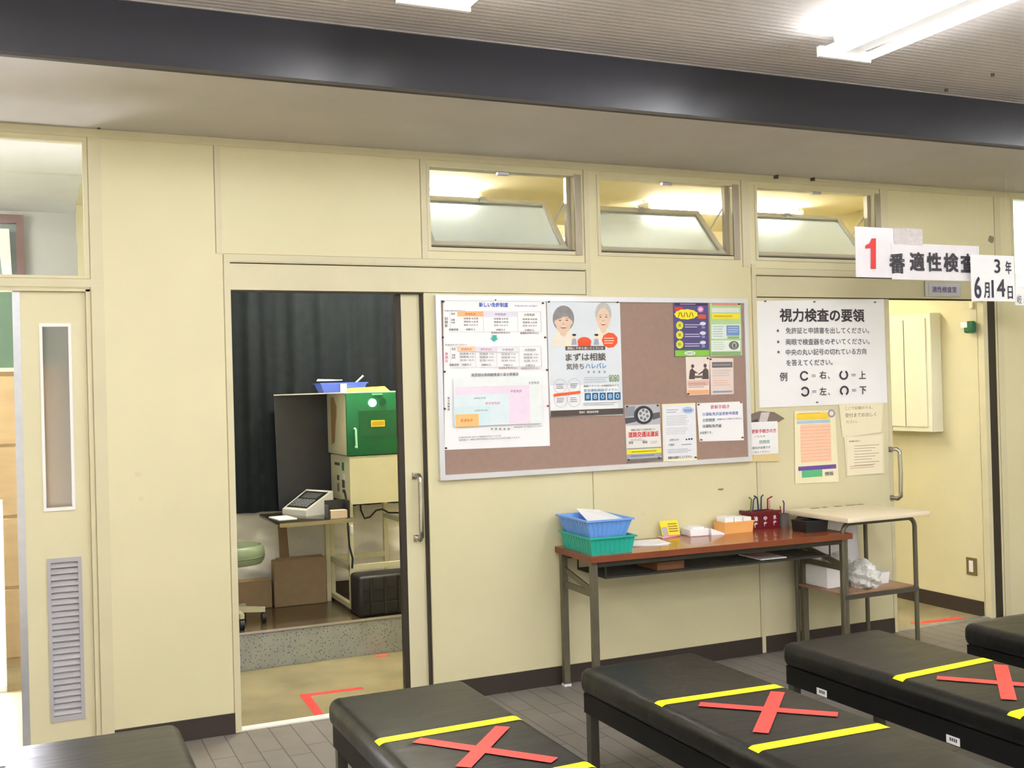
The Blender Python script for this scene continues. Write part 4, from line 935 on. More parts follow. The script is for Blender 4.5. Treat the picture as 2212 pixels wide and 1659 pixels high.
# --- white notice with yellow edge
o = paper('notice', [(1430, 873), (1502, 870), (1506, 994), (1433, 997)], 'white typed notice with small blue heading bubble and yellow edge', 'notice', 'ivory', YP)
s = Sheet(YP)
s.rect(1468, 933, 68, 114, (238, 241, 247)); s.disc(1486, 886, 26, 15, (184, 208, 238)); s.text('質問票', 1486, 887, 17, 6, (60, 90, 160), 0.02)
s.lines(1452, 888, 26, 10, 2, LG); s.lines(1466, 908, 54, 22, 6, (196, 200, 208)); s.lines(1466, 931, 54, 16, 4, (206, 208, 214))
s.text('必要なもの', 1456, 950, 20, 5, (84, 88, 120), 0.03); s.text('▲◆●', 1488, 948.5, 16, 5, (50, 50, 60), 0.02); s.text('手数料', 1450, 961, 13, 5, (80, 84, 110), 0.03); s.lines(1484, 960, 24, 4, 1, G); s.lines(1468, 974, 52, 10, 3, LG)
s.text('別紙の記載をしてください', 1468, 987.5, 51, 6, (60, 60, 66), 0.03); s.done(o)
pins([(1502, 988, 'lower corner')], 'typed notice')
# --- renewal notice
o = paper('notice', [(1505, 871), (1604, 867), (1607, 951), (1511, 954)], 'white renewal notice with red heading and numbered lines', 'notice', 'paper', YP-0.0012)
s = Sheet(YP-0.0012)
s.text('更新手続き', 1555, 878.5, 41, 8.5, (206, 50, 90), 0.03); s.text('①運転免許証更新申請書', 1556, 893.5, 77, 7.5, (50, 80, 170), 0.025)
s.text('②質問票', 1531, 907.5, 27, 7.5, (50, 110, 130), 0.03); s.text('(記載がないと受付できません)', 1575, 905, 53, 4.5, (90, 90, 140), 0.02)
s.text('③運転免許証', 1538, 920, 41, 7.5, (60, 62, 80), 0.025); s.text('が必要です。', 1525, 934.5, 27, 6, (66, 60, 76), 0.025); s.done(o)
pins([(1508, 874, 'upper corner'), (1600, 869, 'far upper corner'), (1514, 950, 'lower corner'), (1603, 945, 'far lower corner')], 'renewal notice', YP-0.0012, (150, 88, 80))

# ================================================================== notices on the sliding door and wall
YD = -0.0035
o = paper('sign', [(1632, 650), (1909, 646), (1917, 870), (1637, 881)], 'big white eye test instruction sign with black Japanese lettering', 'sign', mat('glossy_white_board', (247, 247, 249), 0.3, var=0.01), YD)
s = Sheet(YD); D = (62, 58, 66)
s.text('視力検査の要領', 1775.5, 681, 183, 29, D, 0.03)
for cy, bd, x0, x1 in ((714, '免許証と申請書を出してください。', 1697, 1877), (738, '両眼で検査器をのぞいてください。', 1697, 1878), (760, '中央の丸い記号の切れている方向', 1697, 1871), (783, 'を答えてください。', 1698, 1798)):
    if cy < 780: s.text('★', 1680+(cy-714)*0.03, cy, 7.5, 8, D, 0.02)
    s.text(bd, (x0+x1)/2, cy, x1-x0, 13.5, (96, 92, 100), 0.015)
s.text('例', 1692, 814, 16, 19, D, 0.015)
def landolt(cx, cy, ang): s.ring(cx, cy, 9.6, 6.0, D, ang, True)
landolt(1737, 812, 0); s.text('＝', 1757, 812, 9, 4.5, D); s.text('右', 1777, 810, 14.5, 17, D, 0.02); s.text('、', 1790, 816, 4, 6, D)
landolt(1822, 810, 90); s.text('＝', 1843, 810, 9, 4.5, D); s.text('上', 1862, 810, 14.5, 17, D, 0.02)
landolt(1738, 846, 180); s.text('＝', 1758, 846, 9, 4.5, D); s.text('左', 1777, 845, 14.5, 17, D, 0.02); s.text('、', 1790, 851, 4, 6, D)
landolt(1823, 844, 270); s.text('＝', 1844, 843, 9, 4.5, D); s.text('下', 1863, 843, 14.5, 17, D, 0.02)
s.done(o)
pins([(1652, 651, 'upper corner'), (1758, 652, 'top middle'), (1889, 653, 'far upper corner'), (1764, 869, 'bottom middle')], 'eye test sign', YD, (120, 116, 120))
# paper pocket
o = paper('paper_pocket', [(1616, 893), (1683, 893), (1682, 996), (1616, 998)], 'paper pocket of question sheets taped beside the pin board', 'paper pocket', mat('buff_pocket', (226, 206, 150), 0.6), YD-0.006)
s = Sheet(YD-0.006)
s.poly([(1612, 910), (1618, 896), (1640, 888), (1672, 890), (1695, 904), (1680, 913), (1640, 917)], ink((128, 116, 106))); s.poly([(1616, 912), (1640, 915), (1636, 905)], ink((70, 62, 58)))
s.poly([(1644, 891), (1663, 890), (1655, 917), (1638, 917)], M['tape'])
s.rect(1648, 946, 65, 70, (246, 246, 247)); s.text('更新手続きの方', 1650, 931, 53, 9, (196, 70, 100), 0.03); s.text('こちらの', 1641, 942.5, 23, 5, (80, 80, 92), 0.02); s.text('質問票', 1651, 954.5, 23, 8, (50, 150, 130), 0.03); s.text('の提出が必要です', 1642, 967, 44, 6, (60, 58, 70), 0.03); s.text('ご記入ください。', 1644, 976, 38, 5, (80, 76, 86), 0.02)
s.done(o)
# calendar-like list
o = paper('notice', [(1716, 888), (1804, 886), (1812, 1041), (1718, 1045)], 'yellow headed orange striped list on ivory paper', 'notice', 'ivory', YD-0.001)
s = Sheet(YD-0.001)
s.rect(1756, 899, 72, 14, (250, 216, 70)); s.lines(1752, 893, 56, 4, 1, (226, 150, 40)); s.ring(1796, 893, 8, 4.5, (160, 150, 190)); s.rect(1757, 911, 72, 7, (180, 205, 226)); s.rect(1762, 957, 66, 82, (250, 206, 176))
for k in range(11): s.rect(1762, 922+k*7.2, 64, 1.0, (240, 172, 140))
s.rect(1765, 1010, 82, 9, (112, 80, 170)); s.rect(1754, 1023, 44, 15, (90, 188, 130)); s.text('情報', 1791, 1023, 19, 9, (120, 116, 120), 0.02); s.done(o)
# two cream papers
pc = mat('cream_copy_paper', (246, 236, 204), 0.6, var=0.02)
o = paper('notice', [(1812, 872), (1908, 870), (1904, 934), (1820, 945)], 'cream note with three faint lines hanging under the eye test sign', 'notice', pc, YD-0.0008)
s = Sheet(YD-0.0008); s.text('ここで記載のうえ、', 1855, 881, 60, 7, (140, 124, 110), 0.01); s.text('受付までお出しく', 1859, 896, 67, 9, (150, 134, 116), 0.01); s.text('ださい。', 1840, 911, 24, 6, (150, 136, 118), 0.01); s.done(o)
o = paper('notice', [(1824, 944), (1908, 936), (1910, 1022), (1829, 1029)], 'cream typed sheet of small print below the cream note', 'notice', mat('cream_typed_paper', (247, 238, 208), 0.6, var=0.02), YD)
s = Sheet(YD); s.text('受付時間のお知らせ', 1846, 953, 25, 4, (150, 116, 100), 0.02)
for k in range(8): s.rect(1872-(k % 3)*4, 962+k*6, 54-(k % 3)*8, 1.4, (190, 172, 152))
s.lines(1869, 1008, 66, 8, 2, (214, 170, 150)); s.frame(1868, 983, 78, 84, (222, 206, 178), 0.8); s.done(o)

# ================================================================== hanging signs and the room name plate
YH = -0.5
def board(name, x0, x1, z0, z1, y, label, m='paper'):
    t = thing(name, label, 'sign', ((x0+x1)/2, y, z0)); part('sign_board', bx(x0, x1, y-0.002, y+0.002, z0, z1, M[m] if isinstance(m, str) else m), t); return t
def cords(t, xs, y, z):
    for x in xs: part('cord', MB().tube([(x, y, z), (x, y, ZS+0.0)], 0.0004, M['bag'], 5), t)
gl = mat('laminated_white', (240, 236, 242), 0.25, var=0.03, scale=14)
t = board('hanging_sign', 4.035, 4.50, 2.068, 2.337, YH, 'white hanging sign with a red number 1 and black lettering', gl)
part('sign_board', bx(4.28, 4.925, YH-0.004, YH-0.0022, 2.060, 2.258, gl), t)
part('tape', MB().box(4.30, 4.505, YH-0.0055, YH-0.0045, 2.250, 2.340, M['tape']), t, 'shiny clear tape')
cords(t, (4.12, 4.44, 4.85), YH, 2.255)
s = Sheet(YH-0.0055)
s.poly([(1892, 515), (1892, 581), (1881, 581), (1881, 536), (1869, 537), (1870, 530), (1878, 526), (1883, 515)], (228, 60, 62)); s.text('番', 1938, 569, 34, 44, D, 0.045)
for k, ch in enumerate('適性検査'): s.text(ch, 1981+k*36.5, 565+k*1.2, 32, 41, D, 0.04)
s.done(t)
t = board('hanging_sign', 4.83, 5.165, 1.945, 2.205, YH-0.03, 'white hanging date sheet with handwritten style month and day'); cords(t, (4.88, 5.12), YH-0.03, 2.2)
s = Sheet(YH-0.033); DD = (60, 56, 74)
s.text('3', 2154, 575, 13, 30, DD, 0.022); s.text('年', 2178, 578, 13, 28, DD, 0.022)
s.text('6', 2112, 621, 15, 47, DD, 0.022); s.text('月', 2131.5, 627, 12, 34, DD, 0.022); s.text('1', 2144, 624, 4.5, 38, DD, 0.022); s.text('4', 2162, 622, 18, 38, DD, 0.022); s.text('日', 2182, 632, 11, 28, DD, 0.022)
s.done(t)
t = board('hanging_sign', 5.17, 5.50, 1.925, 2.03, YH-0.028, 'small white hanging sign cut by the photo edge past the date sheet'); cords(t, (5.2, 5.46), YH-0.028, 2.03)
s = Sheet(YH-0.031); s.text('岐', 2202, 647, 10, 20, (140, 132, 142), 0.01); s.text('阜', 2216, 648, 10, 20, (140, 132, 142), 0.01); s.done(t)
v0 = at(2003, 609, 1, -0.01); v1 = at(2075, 640, 1, -0.01)
t = thing('name_plate', 'silver room name plate on the door header beneath the hanging sign', 'name plate', ((v0.x+v1.x)/2, -0.004, v1.z))
part('plate_frame', bx(v0.x-0.02, v1.x, -0.014, -0.003, v1.z-0.004, v0.z+0.004, M['alu']), t); part('plate', bx(v0.x+0.004, v1.x-0.012, -0.016, -0.014, v1.z+0.006, v0.z-0.006, mat('lavender_plate', (206, 204, 216), 0.35)), t)
s = Sheet(-0.0162); s.text('適性検査室', 2040, 625.5, 53, 13, (96, 92, 140), 0.02); s.done(t)

# ================================================================== small marks on the wall
def spot(px, py, r, m, label, name='wall_stain', y=0.0, asp=0.9):
    v = at(px, py, 1, y); n = 14; mb = MB(); vs = []
    for k in range(n):
        rr = r*(1+0.12*math.sin(2*k+px)); vs.append((v.x+rr*math.cos(2*math.pi*k/n), -0.0012, v.z+asp*rr*math.sin(2*math.pi*k/n)))
    vs += [(a, 0.0, c) for a, b, c in vs]; fs = [tuple(range(n)), tuple(range(2*n-1, n-1, -1))]+[(k, (k+1) % n, n+(k+1) % n, n+k) for k in range(n)]
    return solid(name, MB().add(vs, fs, m), label, 'stain')
gm = mat('old_glue', (150, 134, 112), 0.7, var=0.2, scale=60); sm_ = mat('scuff', (219, 208, 168), 0.6)
spot(2141, 517, 0.026, gm, 'grey glue patch on the wall above the date sheet')
for px, py, r, lb in ((1557, 1057, 0.020, 'scuff on the wall under the renewal notice'), (298, 1025, 0.014, 'faint scuff on the wall panel beside the narrow door'), (305, 1078, 0.012, 'lower faint scuff on the wall panel beside the narrow door'), (1390, 1110, 0.010, 'tiny scuff on the wall above the yellow card')): spot(px, py, r, sm_ if r < 0.015 else gm, lb, asp=0.9 if r < 0.015 else 0.3)
dk = ink((84, 72, 60))
for k, (px, py) in enumerate(((213, 275), (1674, 383), (1753, 388), (2160, 409))):
    v = at(px, py, 1, -0.008); solid('wall_hook', MB().box(v.x-0.007, v.x+0.007, -0.030, -0.006, v.z-0.008, v.z+0.008, dk).box(v.x-0.004, v.x+0.004, -0.034, -0.030, v.z-0.012, v.z+0.014, dk), ['dark stub on the top rail above the narrow door panel', 'dark stub on the top rail above the third hopper window', 'second dark stub above the third hopper window', 'dark stub on the top rail at the end of the partition'][k], 'hook', None, 'dark stubs along the top rail')
for k, (px, py) in enumerate(((2044, 192), (2144, 159))):
    v = at(px, py, 2, ZC); solid('ceiling_hook', MB().lathe([(0.008, -0.012), (0.008, 0.0)], (v.x, v.y, ZC), dk, 10), ['dark dot on the ceiling close to the beam', 'dark dot on the ceiling farther from the beam'][k], 'hook', None, 'dark dots on the ceiling')

# ================================================================== exam room, seen through the open sliding door
def wavy(x0, x1, y, z0, z1, amp, waves, m, nx=160, nz=14, th=0.004, seed=1, flare=0.5, crumple=False):
    rnd = random.Random(seed); ph = [rnd.uniform(0, 6.28) for _ in range(6)]; vs = []; fs = []
    def D(u, t):
        if crumple: return amp*(0.8*math.sin(2*math.pi*waves*u+ph[0]+3*t*math.sin(5*u+ph[1]))+0.6*abs(math.sin(9*u+7*t+ph[2]))+0.5*abs(math.sin(23*u-11*t+ph[3]))+0.35*abs(math.sin(31*u+17*t+ph[4]))+0.25*math.sin(50*u+29*t+ph[5]))
        a = amp*(0.6+flare*(1-t))
        return a*(math.sin(2*math.pi*waves*u+ph[0]+0.6*math.sin(4*u+ph[3]))+0.45*math.sin(2*math.pi*waves*1.7*u+ph[1])+0.25*math.sin(2*math.pi*waves*0.45*u+ph[2]+t))
    for k in range(2):
        for j in range(nz+1):
            for i in range(nx+1): vs.append((x0+(x1-x0)*i/nx, y+D(i/nx, j/nz)+k*th, z0+(z1-z0)*j/nz))
    S = (nx+1)*(nz+1)
    for j in range(nz):
        for i in range(nx):
            a = j*(nx+1)+i; fs.append((a, a+1, a+nx+2, a+nx+1)); fs.append((S+a, S+a+nx+1, S+a+nx+2, S+a+1))
    for i in range(nx): fs.append((i, S+i, S+i+1, i+1)); a = nz*(nx+1)+i; fs.append((a, a+1, S+a+1, S+a))
    return MB().add(vs, fs, m, True)
t = thing('curtain', 'black pleated curtain hanging behind the green fronted tester', 'curtain', (1.6, 1.87, 0.79))
part('curtain_cloth', wavy(0.56, 3.5, 1.87, 0.79, 2.56, 0.016, 19, M['curtain'], 260, 8), t)
part('curtain_rail', bx(0.52, 5.5, 1.855, 1.885, 2.56, 2.59, M['alu']), t)
solid('vinyl_sheet', wavy(0.56, 3.5, 1.925, 0.30, 0.86, 0.012, 7, M['sheet'], 260, 40, 0.003, 5, 0.8, True), 'crumpled white vinyl sheet below the black curtain', 'sheet')

# --- vision tester on its stand
GX0, GX1 = 1.742, 2.20; GY0, GY1 = 1.346, 1.90
t = thing('vision_tester', 'eye testing machine with green front door on a cream stand', 'vision tester', (1.97, 1.6, 0.21))
part('housing', MB().rbox(GX0, GX1, GY0+0.012, GY1-0.10, 1.146, 1.522, 0.008, M['cream_metal'], 2), t)
part('front_panel', MB().rbox(GX0, GX1, GY0-0.006, GY0+0.013, 1.146, 1.522, 0.006, M['green_steel'], 2), t, 'green front door')
fp = t.children[-1] if t.children else None
gp = lambda px, py: at(px, py, 1, GY0-0.006)
def gbox(mb, x0, y0, x1, y1, d, m):
    a = gp(x0, y0); b = gp(x1, y1); return mb.box(min(a.x, b.x), max(a.x, b.x), GY0-0.006-d, GY0-0.006, min(a.z, b.z), max(a.z, b.z), m)
part('access_flap', gbox(MB(), 775, 888, 856, 940, 0.004, M['dgreen']), t)
part('label_plate', gbox(gbox(MB(), 801, 908, 831, 921, 0.006, ink((220, 206, 60))), 803, 910.5, 829, 918.5, 0.0068, ink((196, 160, 20))), t, 'yellow label plate')
part('highlight_bar', gbox(MB(), 803, 850, 826, 853, 0.004, ink((120, 220, 160))), t, 'pale green strip')
def eye(px, py, r, m, nm):
    c = gp(px, py); n = 20; vs = []; y = GY0-0.006
    for k in range(2): vs += [(c.x+r*math.cos(2*math.pi*i/n), y-(0.008 if k == 0 else 0.0), c.z+r*math.sin(2*math.pi*i/n)) for i in range(n)]
    part(nm, MB().add(vs, [tuple(range(n)), tuple(range(2*n-1, n-1, -1))]+[(i, (i+1) % n, n+(i+1) % n, n+i) for i in range(n)], m), t)
eye(804, 870, 0.024, mat('lit_eyepiece', (255, 255, 255), 0.3, emit=((255, 252, 250), 2.5)), 'lit_window'); eye(826, 868, 0.022, M['dgreen'], 'dark_window')
h = gp(766, 926); h2 = gp(768, 966)
part('handle', MB().tube([(h.x, GY0-0.006, h.z), (h.x, GY0-0.03, h.z-0.004), (h2.x, GY0-0.03, h2.z), (h2.x, GY0-0.006, h2.z)], 0.007, ink((170, 220, 190)), 10), t, 'pale green lever')
part('top_board', MB().box(1.40, GX1, GY0+0.44, GY1-0.07, 1.524, 1.530, M['white']).box(1.405, GX1, GY0+0.02, GY0+0.44, 1.524, 1.530, M['white']).box(1.405, GX1, GY0+0.44, GY1-0.07, 1.534, 1.540, M['paper']) if False else MB().hexa([(1.735, GY0, 1.523), (GX1, GY0, 1.523), (GX1, 1.82, 1.523), (1.405, 1.80, 1.520)], [(1.735, GY0, 1.530), (GX1, GY0, 1.530), (GX1, 1.82, 1.530), (1.405, 1.80, 1.527)], M['white']), t)
part('cover_sheet', MB().hexa([(1.420, 1.80, 0.80), (1.80, 1.80, 0.80), (1.80, 1.806, 0.80), (1.420, 1.806, 0.80)], [(1.405, 1.80, 1.520), (1.80, 1.80, 1.520), (1.80, 1.806, 1.520), (1.405, 1.806, 1.520)], M['darksheet']), t, 'dark hanging cover sheet')
st = [((GX0-0.0005, 1.385), (GX0-0.0005, 1.46), 1.50, 1.20)]
pb = MB(); pts = [(1.80, 1.50), (1.72, 1.50), (1.66, 1.44), (1.67, 1.38), (1.69, 1.34), (1.72, 1.22), (1.80, 1.20)]
pb.add([(GX0-0.0008, y-0.10, z) for y, z in pts], [tuple(range(len(pts)))], ink((150, 118, 78))); part('rust_stain', pb, t)
lc = MB().box(GX0+0.012, GX1, GY0-0.008, GY0+0.012, 0.853, 1.130, M['cream_metal']).box(GX0+0.012, GX1, GY0+0.012, GY1-0.12, 0.865, 1.140, M['cream_metal'])
part('lower_cabinet', lc, t)
cs = MB()
for (y, z, w, hh, c) in ((1.62, 1.085, 0.10, 0.016, (70, 66, 60)), (1.48, 1.075, 0.03, 0.05, (40, 110, 84)), (1.60, 1.00, 0.03, 0.03, (60, 58, 54)), (1.48, 1.01, 0.05, 0.035, (214, 214, 200)), (1.48, 0.97, 0.04, 0.05, (44, 44, 44)), (1.60, 0.94, 0.03, 0.05, (110, 104, 90)), (1.48, 0.925, 0.03, 0.02, (44, 44, 44))):
    part('control', bx(GX0+0.006, GX0+0.0125, y-w/2, y+w/2, z-hh/2, z+hh/2, ink(c)), t)
fr = MB(); lg = M['cream_metal']
for x in (1.742, 2.10):
    for y in (1.350, 1.80):
        part('leg', MB().box(x, x+0.028, y, y+0.028, 0.225, 0.86, lg).lathe([(0.012, 0), (0.012, 0.016)], (x+0.014, y+0.014, 0.21), M['blackp'], 12), t)
for a in ((1.742, 1.770, 1.378, 1.80, 0.225, 0.253), (1.742, 2.128, 1.352, 1.376, 0.455, 0.487), (1.742, 2.128, 1.802, 1.826, 0.455, 0.487), (1.742, 1.770, 1.378, 1.80, 0.455, 0.487), (2.10, 2.128, 1.378, 1.80, 0.71, 0.735)):
    part('stand_rail', bx(*a, lg), t)
part('cable', MB().tube([(1.748, 1.45, 0.93), (1.744, 1.40, 0.88), (1.738, 1.36, 0.80), (1.736, 1.345, 0.70), (1.742, 1.345, 0.60), (1.760, 1.345, 0.53), (1.755, 1.345, 0.47)], 0.006, M['blackp'], 8), t)
part('cable', MB().tube([(1.86, 1.50, 0.853), (1.862, 1.50, 0.80), (1.885, 1.50, 0.745), (1.92, 1.50, 0.752), (1.96, 1.50, 0.79), (2.0, 1.50, 0.795), (2.04, 1.50, 0.77), (2.11, 1.50, 0.765)], 0.006, M['blackp'], 8), t)
part('inline_switch', MB().rbox(1.746, 1.766, 1.335, 1.35, 0.675, 0.73, 0.004, M['white'], 1), t)
# on top of the tester
def otop(px, py): v = at(px, py, 1, 1.62); return v
tray('plastic_basket', 1.66, 1.95, 1.60, 1.78, 1.531, 0.060, M['dblue'], 'blue plastic basket on top of the eye tester', 'basket', 0, 0.02, 0.008, False)
solid('paper_card', MB().box(1.775, 1.815, 1.578, 1.582, 1.531, 1.583, M['paper']), 'white card leaning on the blue basket of the tester', 'paper')
solid('paper_sheets', MB().hexa([(1.63, 1.60, 1.602), (1.80, 1.62, 1.604), (1.80, 1.76, 1.604), (1.68, 1.77, 1.604)], [(1.63, 1.60, 1.604), (1.80, 1.62, 1.609), (1.80, 1.76, 1.612), (1.68, 1.77, 1.618)], M['paper']), 'papers lying across the blue basket of the tester', 'paper')
solid('pen', MB().tube([(1.85, 1.66, 1.545), (1.935, 1.62, 1.632)], 0.006, M['white'], 8), 'white pen sticking out of the blue basket on the tester', 'pen')
solid('yellow_cloth', MB().hexa([(1.795, 1.375, 1.530), (2.03, 1.375, 1.530), (2.03, 1.52, 1.530), (1.795, 1.52, 1.530)], [(1.80, 1.38, 1.553), (2.00, 1.385, 1.560), (2.00, 1.51, 1.560), (1.80, 1.51, 1.553)], ink((246, 226, 100)), False), 'folded yellow cloth on top of the eye tester', 'cloth')

# --- console desk
t = thing('console_desk', 'small dark glass topped desk joined beside the tester stand', 'desk', (1.52, 1.5, 0.21))
part('desktop', MB().rbox(1.295, 1.738, 1.215, 1.80, 0.765, 0.787, 0.008, mat('dark_glass_top', (58, 56, 46), 0.12, var=0.1, spec=0.8), 2), t)
part('edge_band', MB().box(1.30, 1.735, 1.209, 1.216, 0.763, 0.785, mat('olive_edge', (150, 140, 104), 0.4)), t)
part('leg', MB().hexa([(1.436, 1.82, 0.21), (1.50, 1.82, 0.21), (1.50, 1.845, 0.21), (1.436, 1.845, 0.21)], [(1.405, 1.77, 0.766), (1.455, 1.77, 0.766), (1.455, 1.795, 0.766), (1.405, 1.795, 0.766)], M['woodleg']), t, 'brown board leg')
part('leg', MB().box(1.70, 1.728, 1.75, 1.78, 0.21, 0.766, M['cream_metal']), t)
DZ = 0.787
t = thing('control_console', 'sloping white control console with black key panel on the desk', 'console', (1.54, 1.5, DZ))
CA, CB, CC, CD = Vector((1.515, 1.48, 0.033)), Vector((1.70, 1.54, 0.138)), Vector((1.59, 1.77, 0.138)), Vector((1.42, 1.70, 0.033))
def slope(u, v, w):
    p = (CA*(1-u)+CB*u)*(1-v)+(CD*(1-u)+CC*u)*v
    return (p.x, p.y, DZ+p.z+w)
def onslope(mb, u0, u1, v0, v1, w0, w1, m):
    q = ((u0, v0), (u1, v0), (u1, v1), (u0, v1))
    return mb.hexa([slope(u, v, w0) for u, v in q], [slope(u, v, w1) for u, v in q], m)
part('case', MB().hexa([(c.x, c.y, DZ) for c in (CA, CB, CC, CD)], [(c.x, c.y, DZ+c.z) for c in (CA, CB, CC, CD)], M['white']), t)
part('key_panel', onslope(MB(), 0.10, 0.90, 0.08, 0.92, -0.002, 0.003, M['blackp']), t, 'black key panel')
kb = MB()
for i in range(4):
    for j in range(6): onslope(kb, 0.15+i*0.09, 0.20+i*0.09, 0.14+j*0.125, 0.22+j*0.125, 0.002, 0.009, ink((140, 140, 148)))
onslope(kb, 0.56, 0.82, 0.20, 0.80, 0.002, 0.004, ink((84, 86, 92)))
part('keys', kb, t)
solid('notepad', MB().box(1.315, 1.425, 1.36, 1.56, DZ, DZ+0.006, M['paper'], 0.1), 'white note sheet on the dark desk before the console', 'paper')
t = thing('desk_organizer', 'dark open desk rack with a pale box inside', 'desk rack', (1.68, 1.33, DZ))
part('rack', MB().box(1.60, 1.606, 1.27, 1.36, DZ, DZ+0.075, M['darksheet']).box(1.722, 1.730, 1.27, 1.36, DZ, DZ+0.10, M['darksheet']).box(1.60, 1.73, 1.36, 1.366, DZ, DZ+0.10, M['darksheet']), t)
part('pale_box', MB().box(1.612, 1.712, 1.265, 1.33, DZ, DZ+0.045, ink((216, 196, 170))), t)

# --- boxes, crate, stool
def carton(x0, x1, y0, y1, z0, z1, label, m='cardboard'):
    t = thing('cardboard_box', label, 'box', ((x0+x1)/2, (y0+y1)/2, z0), 'cardboard boxes in the exam room')
    part('box_body', MB().rbox(x0, x1, y0, y1, z0, z1, 0.004, M[m], 1), t)
    part('flap', MB().hexa([(x0+0.01, y0, z1), (x1-0.01, y0, z1), (x1-0.02, (y0+y1)/2, z1), (x0+0.02, (y0+y1)/2, z1)], [(x0+0.01, y0, z1+0.003), (x1-0.01, y0, z1+0.003), (x1-0.02, (y0+y1)/2, z1+0.014), (x0+0.02, (y0+y1)/2, z1+0.014)], M[m]), t)
    return t
carton(1.362, 1.690, 1.715, 1.80, 0.21, 0.498, 'large brown carton standing on the platform under the desk')
carton(1.10, 1.352, 1.735, 1.83, 0.21, 0.38, 'lower brown carton half hidden behind the green stool')
t = thing('black_crate', 'black ribbed plastic crate on the platform edge', 'crate', (1.96, 1.25, 0.21))
part('crate_body', MB().rbox(1.735, 2.18, 1.135, 1.335, 0.21, 0.450, 0.02, M['blackp'], 3), t)
rb = MB()
for k in range(5): x = 1.80+k*0.085; rb.box(x, x+0.016, 1.127, 1.136, 0.225, 0.44, M['blackp'])
for z in (0.285, 0.36): rb.box(1.76, 2.16, 1.129, 1.136, z, z+0.012, M['blackp'])
part('ribs', rb, t)
t = thing('stool', 'round sage green stool on castors at the doorway side', 'stool', (1.05, 1.36, 0.21))
part('seat', MB().lathe([(0.13, 0.345), (0.170, 0.350), (0.184, 0.372), (0.187, 0.410), (0.181, 0.440), (0.166, 0.455), (0.10, 0.462), (0.0005, 0.464)], (1.05, 1.36, 0.21), M['seatgreen'], 32), t)
part('seat_band', MB().lathe([(0.186, 0.385), (0.189, 0.391), (0.187, 0.397)], (1.05, 1.36, 0.21), mat('sage_piping', (104, 122, 92), 0.4), 32), t)
part('column', MB().lathe([(0.022, 0.07), (0.022, 0.362)], (1.05, 1.36, 0.21), M['chrome'], 16), t)
for k in range(5):
    a = 2*math.pi*k/5-0.2; c, s2 = math.cos(a), math.sin(a); p = Vector((1.05, 1.36, 0.21))
    def R(u, v, z): return (p.x+u*c-v*s2, p.y+u*s2+v*c, p.z+z)
    l = part('leg', MB().hexa([R(0, -0.018, 0.07), R(0.18, -0.012, 0.062), R(0.18, 0.012, 0.062), R(0, 0.018, 0.07)], [R(0, -0.018, 0.105), R(0.18, -0.012, 0.088), R(0.18, 0.012, 0.088), R(0, 0.018, 0.105)], M['cream_metal']), t)
    q = R(0.17, 0, 0.028); part('castor', MB().tube([(q[0]-0.012, q[1], q[2]), (q[0]+0.012, q[1], q[2])], 0.028, M['blackp'], 14).tube([(q[0], q[1], q[2]), (q[0], q[1], q[2]+0.04)], 0.006, M['blackp'], 8), l)

# --- red tape marks on the exam room floor
def ftape(pts, label, m='red'):
    mb = MB()
    for q in pts: n = len(q); mb.add([(x, y, 0.0012) for x, y in q]+[(x, y, 0.0) for x, y in q], [tuple(range(n)), tuple(range(2*n-1, n-1, -1))]+[(i, (i+1) % n, n+(i+1) % n, n+i) for i in range(n)], M[m])
    return solid('floor_tape', mb, label, 'tape')
ftape([[(1.222, 0.475), (1.54, 0.455), (1.54, 0.415), (1.268, 0.43), (1.250, 0.068), (1.205, 0.068)]], 'red L shaped tape on the tan floor just inside the sliding door')
ftape([[(1.80, 1.08), (1.87, 1.06), (1.87, 1.02), (1.805, 1.03)]], 'small red tape mark at the foot of the terrazzo step')
ftape([[(4.98, 0.16), (5.36, 0.14), (5.36, 0.09), (4.98, 0.11)]], 'red tape strip on the floor of the far doorway')

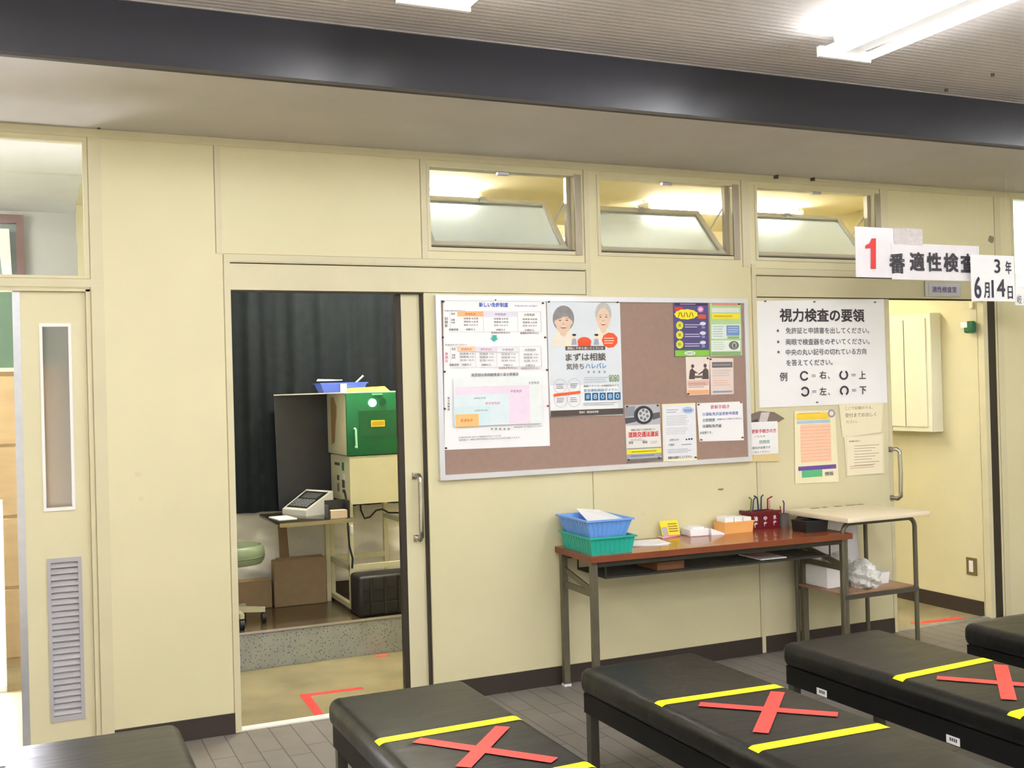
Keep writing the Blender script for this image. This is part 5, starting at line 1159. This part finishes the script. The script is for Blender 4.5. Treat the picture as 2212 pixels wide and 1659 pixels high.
# --- far doorway: electric cabinet, switch, hanging charm
t = thing('electric_cabinet', 'pale cream double door electric cabinet on the wall of the far doorway', 'electric cabinet', (5.46, 0.58, 1.17))
part('cabinet_body', MB().rbox(5.405, 5.4995, 0.35, 0.84, 1.165, 1.95, 0.004, M['panelbox'], 1), t)
for a, b in ((0.388, 0.575), (0.582, 0.79)): part('door', MB().box(5.396, 5.405, a, b, 1.20, 1.915, M['panelbox']), t)
part('seam', bx(5.3975, 5.405, 0.575, 0.582, 1.20, 1.915, M['gap']), t)
part('latch', MB().lathe([(0.010, 0), (0.010, 0.02)], (5.40, 0.72, 1.172), M['dsteel'], 10), t)
t = thing('wall_switch', 'bronze plate switch on the wall of the far doorway', 'switch', (5.495, 0.15, 0.255))
part('plate', bx(5.492, 5.4995, 0.108, 0.188, 0.252, 0.362, M['plate']), t); part('rocker', bx(5.489, 5.492, 0.132, 0.164, 0.272, 0.344, M['white']), t)
t = thing('hanging_charm', 'small green pouch hanging by a string from a cream hook', 'charm', (5.48, 0.09, 1.80))
part('pouch', MB().rbox(5.455, 5.49, 0.045, 0.125, 1.80, 1.875, 0.014, ink((36, 110, 70)), 3), t)
part('tag', bx(5.452, 5.456, 0.09, 0.14, 1.835, 1.872, M['paper']), t)
part('string', MB().tube([(5.475, 0.085, 1.87), (5.488, 0.085, 1.96), (5.492, 0.085, 1.975)], 0.0015, M['tape'], 6), t)
part('hook', MB().rbox(5.484, 5.4995, 0.07, 0.10, 1.955, 1.995, 0.003, M['ivory'], 1), t)

# ================================================================== the next room beyond the narrow door
t = thing('wooden_cabinet', 'tall wooden drawer cabinet glimpsed through the gap of the narrow door', 'cabinet', (-0.2, 2.0, 0))
part('carcass', bx(-0.55, 0.2, 1.9, 2.4, 0.0, 1.70, M['teak']), t)
for k in range(4): z = 0.05+k*0.41; part('drawer', MB().rbox(-0.54, 0.19, 1.885, 1.90, z, z+0.395, 0.005, M['teak'], 1), t)
solid('green_board', MB().box(-0.9, 0.2, 1.93, 1.96, 1.70, 2.24, M['board_green']), 'green board standing on the wooden cabinet beyond the narrow door', 'board')
solid('cabinet_top_trim', MB().box(-0.56, 0.2, 1.88, 1.93, 1.70, 1.722, M['ivory']), 'pale ledge along the top of the wooden cabinet', 'ledge')
